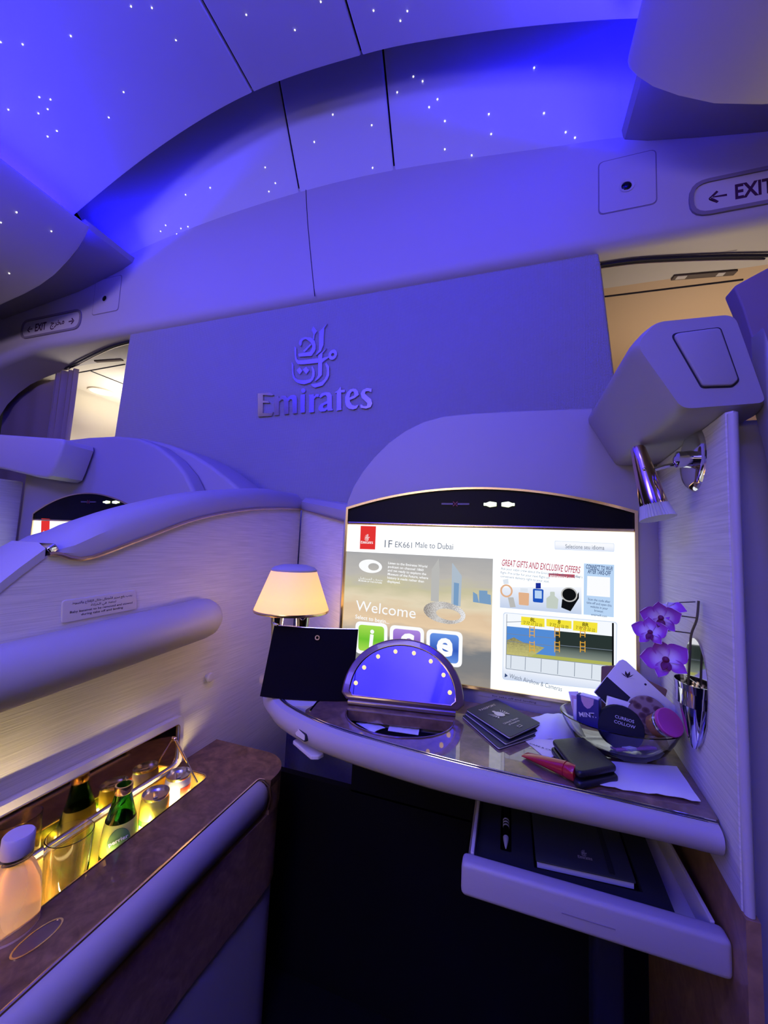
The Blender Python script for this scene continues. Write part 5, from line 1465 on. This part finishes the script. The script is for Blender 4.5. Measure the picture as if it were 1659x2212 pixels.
# pad along the front edge
rings = []
ck = [(-.540, .6005), (-.532, .6002), (-.524, .597), (-.5165, .590), (-.512, .580), (-.510, .568), (-.511, .556), (-.515, .544), (-.521, .535), (-.530, .531), (-.540, .530)]
for y, f in ((.03, 1), (.40, 1), (.79, 1), (.803, .96), (.809, .85), (.812, .6)):
    rings.append([(-.539 + (x + .539) * f, y, .566 + (z - .566) * f) for x, z in ck])
link('arm_pad', loft(rings), M['deskp'], con)
# lid, hinged open against the divider
lt = Vector((-.0065, 0, .11)).normalized()
fl = frame((-.7385, 0, CZ + .010), (0, 1, 0), lt)       # a along the cabin, b up the lid, normal into the suite
lid_o = rp([(.10, 0), (.775, 0), (.775, .112), (.10, .112)], [.004, .022, .012, .004])
t = link('lid', prism(lid_o, fl, -.012, 0, .004, 3, both=True), M['plastic'], con)
link('lid_mirror', prism(rp([(.108, .006), (.764, .006), (.764, .097), (.108, .097)], [.004, .020, .010, .004]), fl, 0, .0012), M['goldplate'], t, smooth=0)
link('lid_rim', ring(lid_o, rp([(.109, .007), (.763, .007), (.763, .096), (.109, .096)], [.004, .020, .010, .004]), fl, .0002, .006), M['plastic'], t)
link('gold_edge', tube([fl @ Vector((a, c, .0062)) for a, c in rp([(.109, .007), (.763, .007), (.763, .096), (.109, .096)], [.004, .020, .010, .004])], .0010, 6, closed=True), M['gold'], t)
h0 = fl @ Vector((.752, .066, .004)); h1 = Vector((-.668, .757, .592))
link('gas_strut', tube([h0, h0 + (h1 - h0) * .5], .0032, 10), M['gold'], t)
link('strut_rod', tube([h0 + (h1 - h0) * .45, h1], .0020, 10), M['chrome'], t)
link('strut_pivot', ball(h0, .005), M['gold'], t)
for (x_, y_, ln_, pw) in ((-.6425, .33, .40, 15.0), (-.6515, .655, .20, 6.5)):      # strips under the near edge of the opening
    area('bar_light', (x_, y_, .565), (0, 0, 0), .03, ln_, pw, (1, .76, .34)).rotation_euler = (0, math.radians(75), 0)

# bottles, glasses and cans in the bar well
WZ = .508


def bottle_base(x, y): return up((x, y, WZ))


x, y = -.652, .398
t = thing('water_bottle', (x, y, WZ), 'pinkish plastic water bottle with lilac cap at front of the minibar', 'bottle')
fr = bottle_base(x, y)
link('body', lathe([(.022, 0), (.033, .004), (.0335, .10), (.0328, .125), (.030, .148), (.022, .168), (.0155, .178), (.0145, .184)], fr, 36), M['water'], t)
link('wrap_label', lathe([(.0338, .035), (.0338, .095)], fr, 36, cap=False), M['waterlabel'], t)
link('neck_ring', lathe([(.0145, .180), (.0185, .182), (.0185, .186), (.0145, .188)], fr, 28), M['glass'], t)
link('cap', lathe([(.0175, .188), (.0185, .190), (.0182, .212), (.0165, .2145), (.003, .215)], fr, 28), M['watercap'], t)


def tumbler(x, y, label):
    t = thing('tumbler', (x, y, WZ), label, 'glass', 'glass tumblers in the minibar')
    link('bowl', lathe([(.021, .0005), (.0235, .004), (.030, .09), (.0325, .150), (.0313, .1505), (.0288, .09), (.022, .013), (.004, .010)], bottle_base(x, y), 40), M['glass'], t)
    return t


tumbler(-.676, .487, 'empty clear tumbler between the water bottle and green glass bottle')
x, y = -.683, .583
t = thing('mineral_water_bottle', (x, y, WZ), 'slim green glass mineral water bottle with yellow-green label in the minibar', 'bottle')
fr = bottle_base(x, y)
link('body', lathe([(.022, 0), (.0285, .004), (.0295, .06), (.0285, .088), (.0245, .114), (.0185, .136), (.0140, .156), (.0135, .172), (.0105, .172), (.0110, .150), (.017, .128), (.0245, .085), (.025, .01), (.004, .008)], fr, 36), M['greenglass'], t)
link('neck_foil', lathe([(.0140, .158), (.0152, .160), (.0152, .169), (.0145, .1725), (.0120, .1728), (.0118, .160)], fr, 32, cap=False), M['gold'], t)
link('wrap_label', lathe([(.0298, .062), (.0294, .075), (.0288, .088), (.0248, .1145)], fr, 36, cap=False), M['label'], t)
ld = Vector((-x, -y, .35)); ld.z = 0; ld.normalize(); ex2 = Vector((-ld.y, ld.x, 0))
pc = Vector((x, y, WZ)) + ld * .0305
oo = frame(pc + Vector((0, 0, .088)) - ld * .0008, ex2, Vector((0, 0, 1)) - ld * .16)
me = plate(ell(0, 0, .018, .022, 28), [], oo, -.001, .0004); link('oval_label', me, M['labelg'], t, smooth=0)
link('lettering', join([text('perrier', frame(pc + Vector((0, 0, .0905)) + ld * .0016, ex2 + Vector((0, 0, .25)), (0, 0, 1)), .0070, 'CENTER', .02, width=.030)]), M['whiteb'], t, smooth=0)


def can(x, y, mats, label, group):
    t = thing('drink_can', (x, y, WZ), label, 'can', group)
    fr = bottle_base(x, y); r = .0265; h = .118
    link('lower_band', lathe([(.022, 0), (.0255, .004), (r, .010), (r, .078)], fr, 36, cap=False), mats[0], t)
    link('upper_band', lathe([(r, .078), (r, .100), (.0255, .107), (.0242, .112)], fr, 36, cap=False), mats[1], t)
    link('can_end', lathe([(.0242, .112), (.0252, .115), (.0252, .118), (.0238, .118), (.0225, .1125), (.004, .1125)], fr, 36), M['canlid'], t)
    link('pull_tab', prism(rp([(-.004, -.012), (.004, -.012), (.005, .008), (-.005, .008)], .003), Matrix.Translation((x, y, WZ + .1135)) @ Euler((0, 0, .8)).to_matrix().to_4x4(), 0, .0015, .0004), M['canlid'], t)
    return t


c1 = can(-.680, .655, (M['cangreen'], M['canyellow']), 'green and yellow drink can in the minibar beside the green bottle', 'drink cans in the minibar')
c2 = can(-.690, .722, (M['canwhite'], M['canwhite']), 'white and red drink can at the far end of the minibar', 'drink cans in the minibar')
link('red_patch', lathe([(.02665, .060), (.02668, .095)], bottle_base(-.690, .722) @ Matrix.Identity(4), 36, cap=False), M['canred'], c2) if False else None
def patch(x, y, a0, a1, z0, z1, r, mat, par, name):
    rows = [[(x + r * math.cos(a), y + r * math.sin(a), WZ + z) for a in [a0 + (a1 - a0) * k / 12 for k in range(13)]] for z in (z0, (z0 + z1) / 2, z1)]
    return link(name, sheet(rows, .0003), mat, par)
patch(-.690, .722, -.6, .5, .05, .098, .0268, M['canred'], c2, 'red_patch')
patch(-.680, .655, -1.9, -.6, .050, .068, .0268, M['canwhite'], c1, 'white_patch')
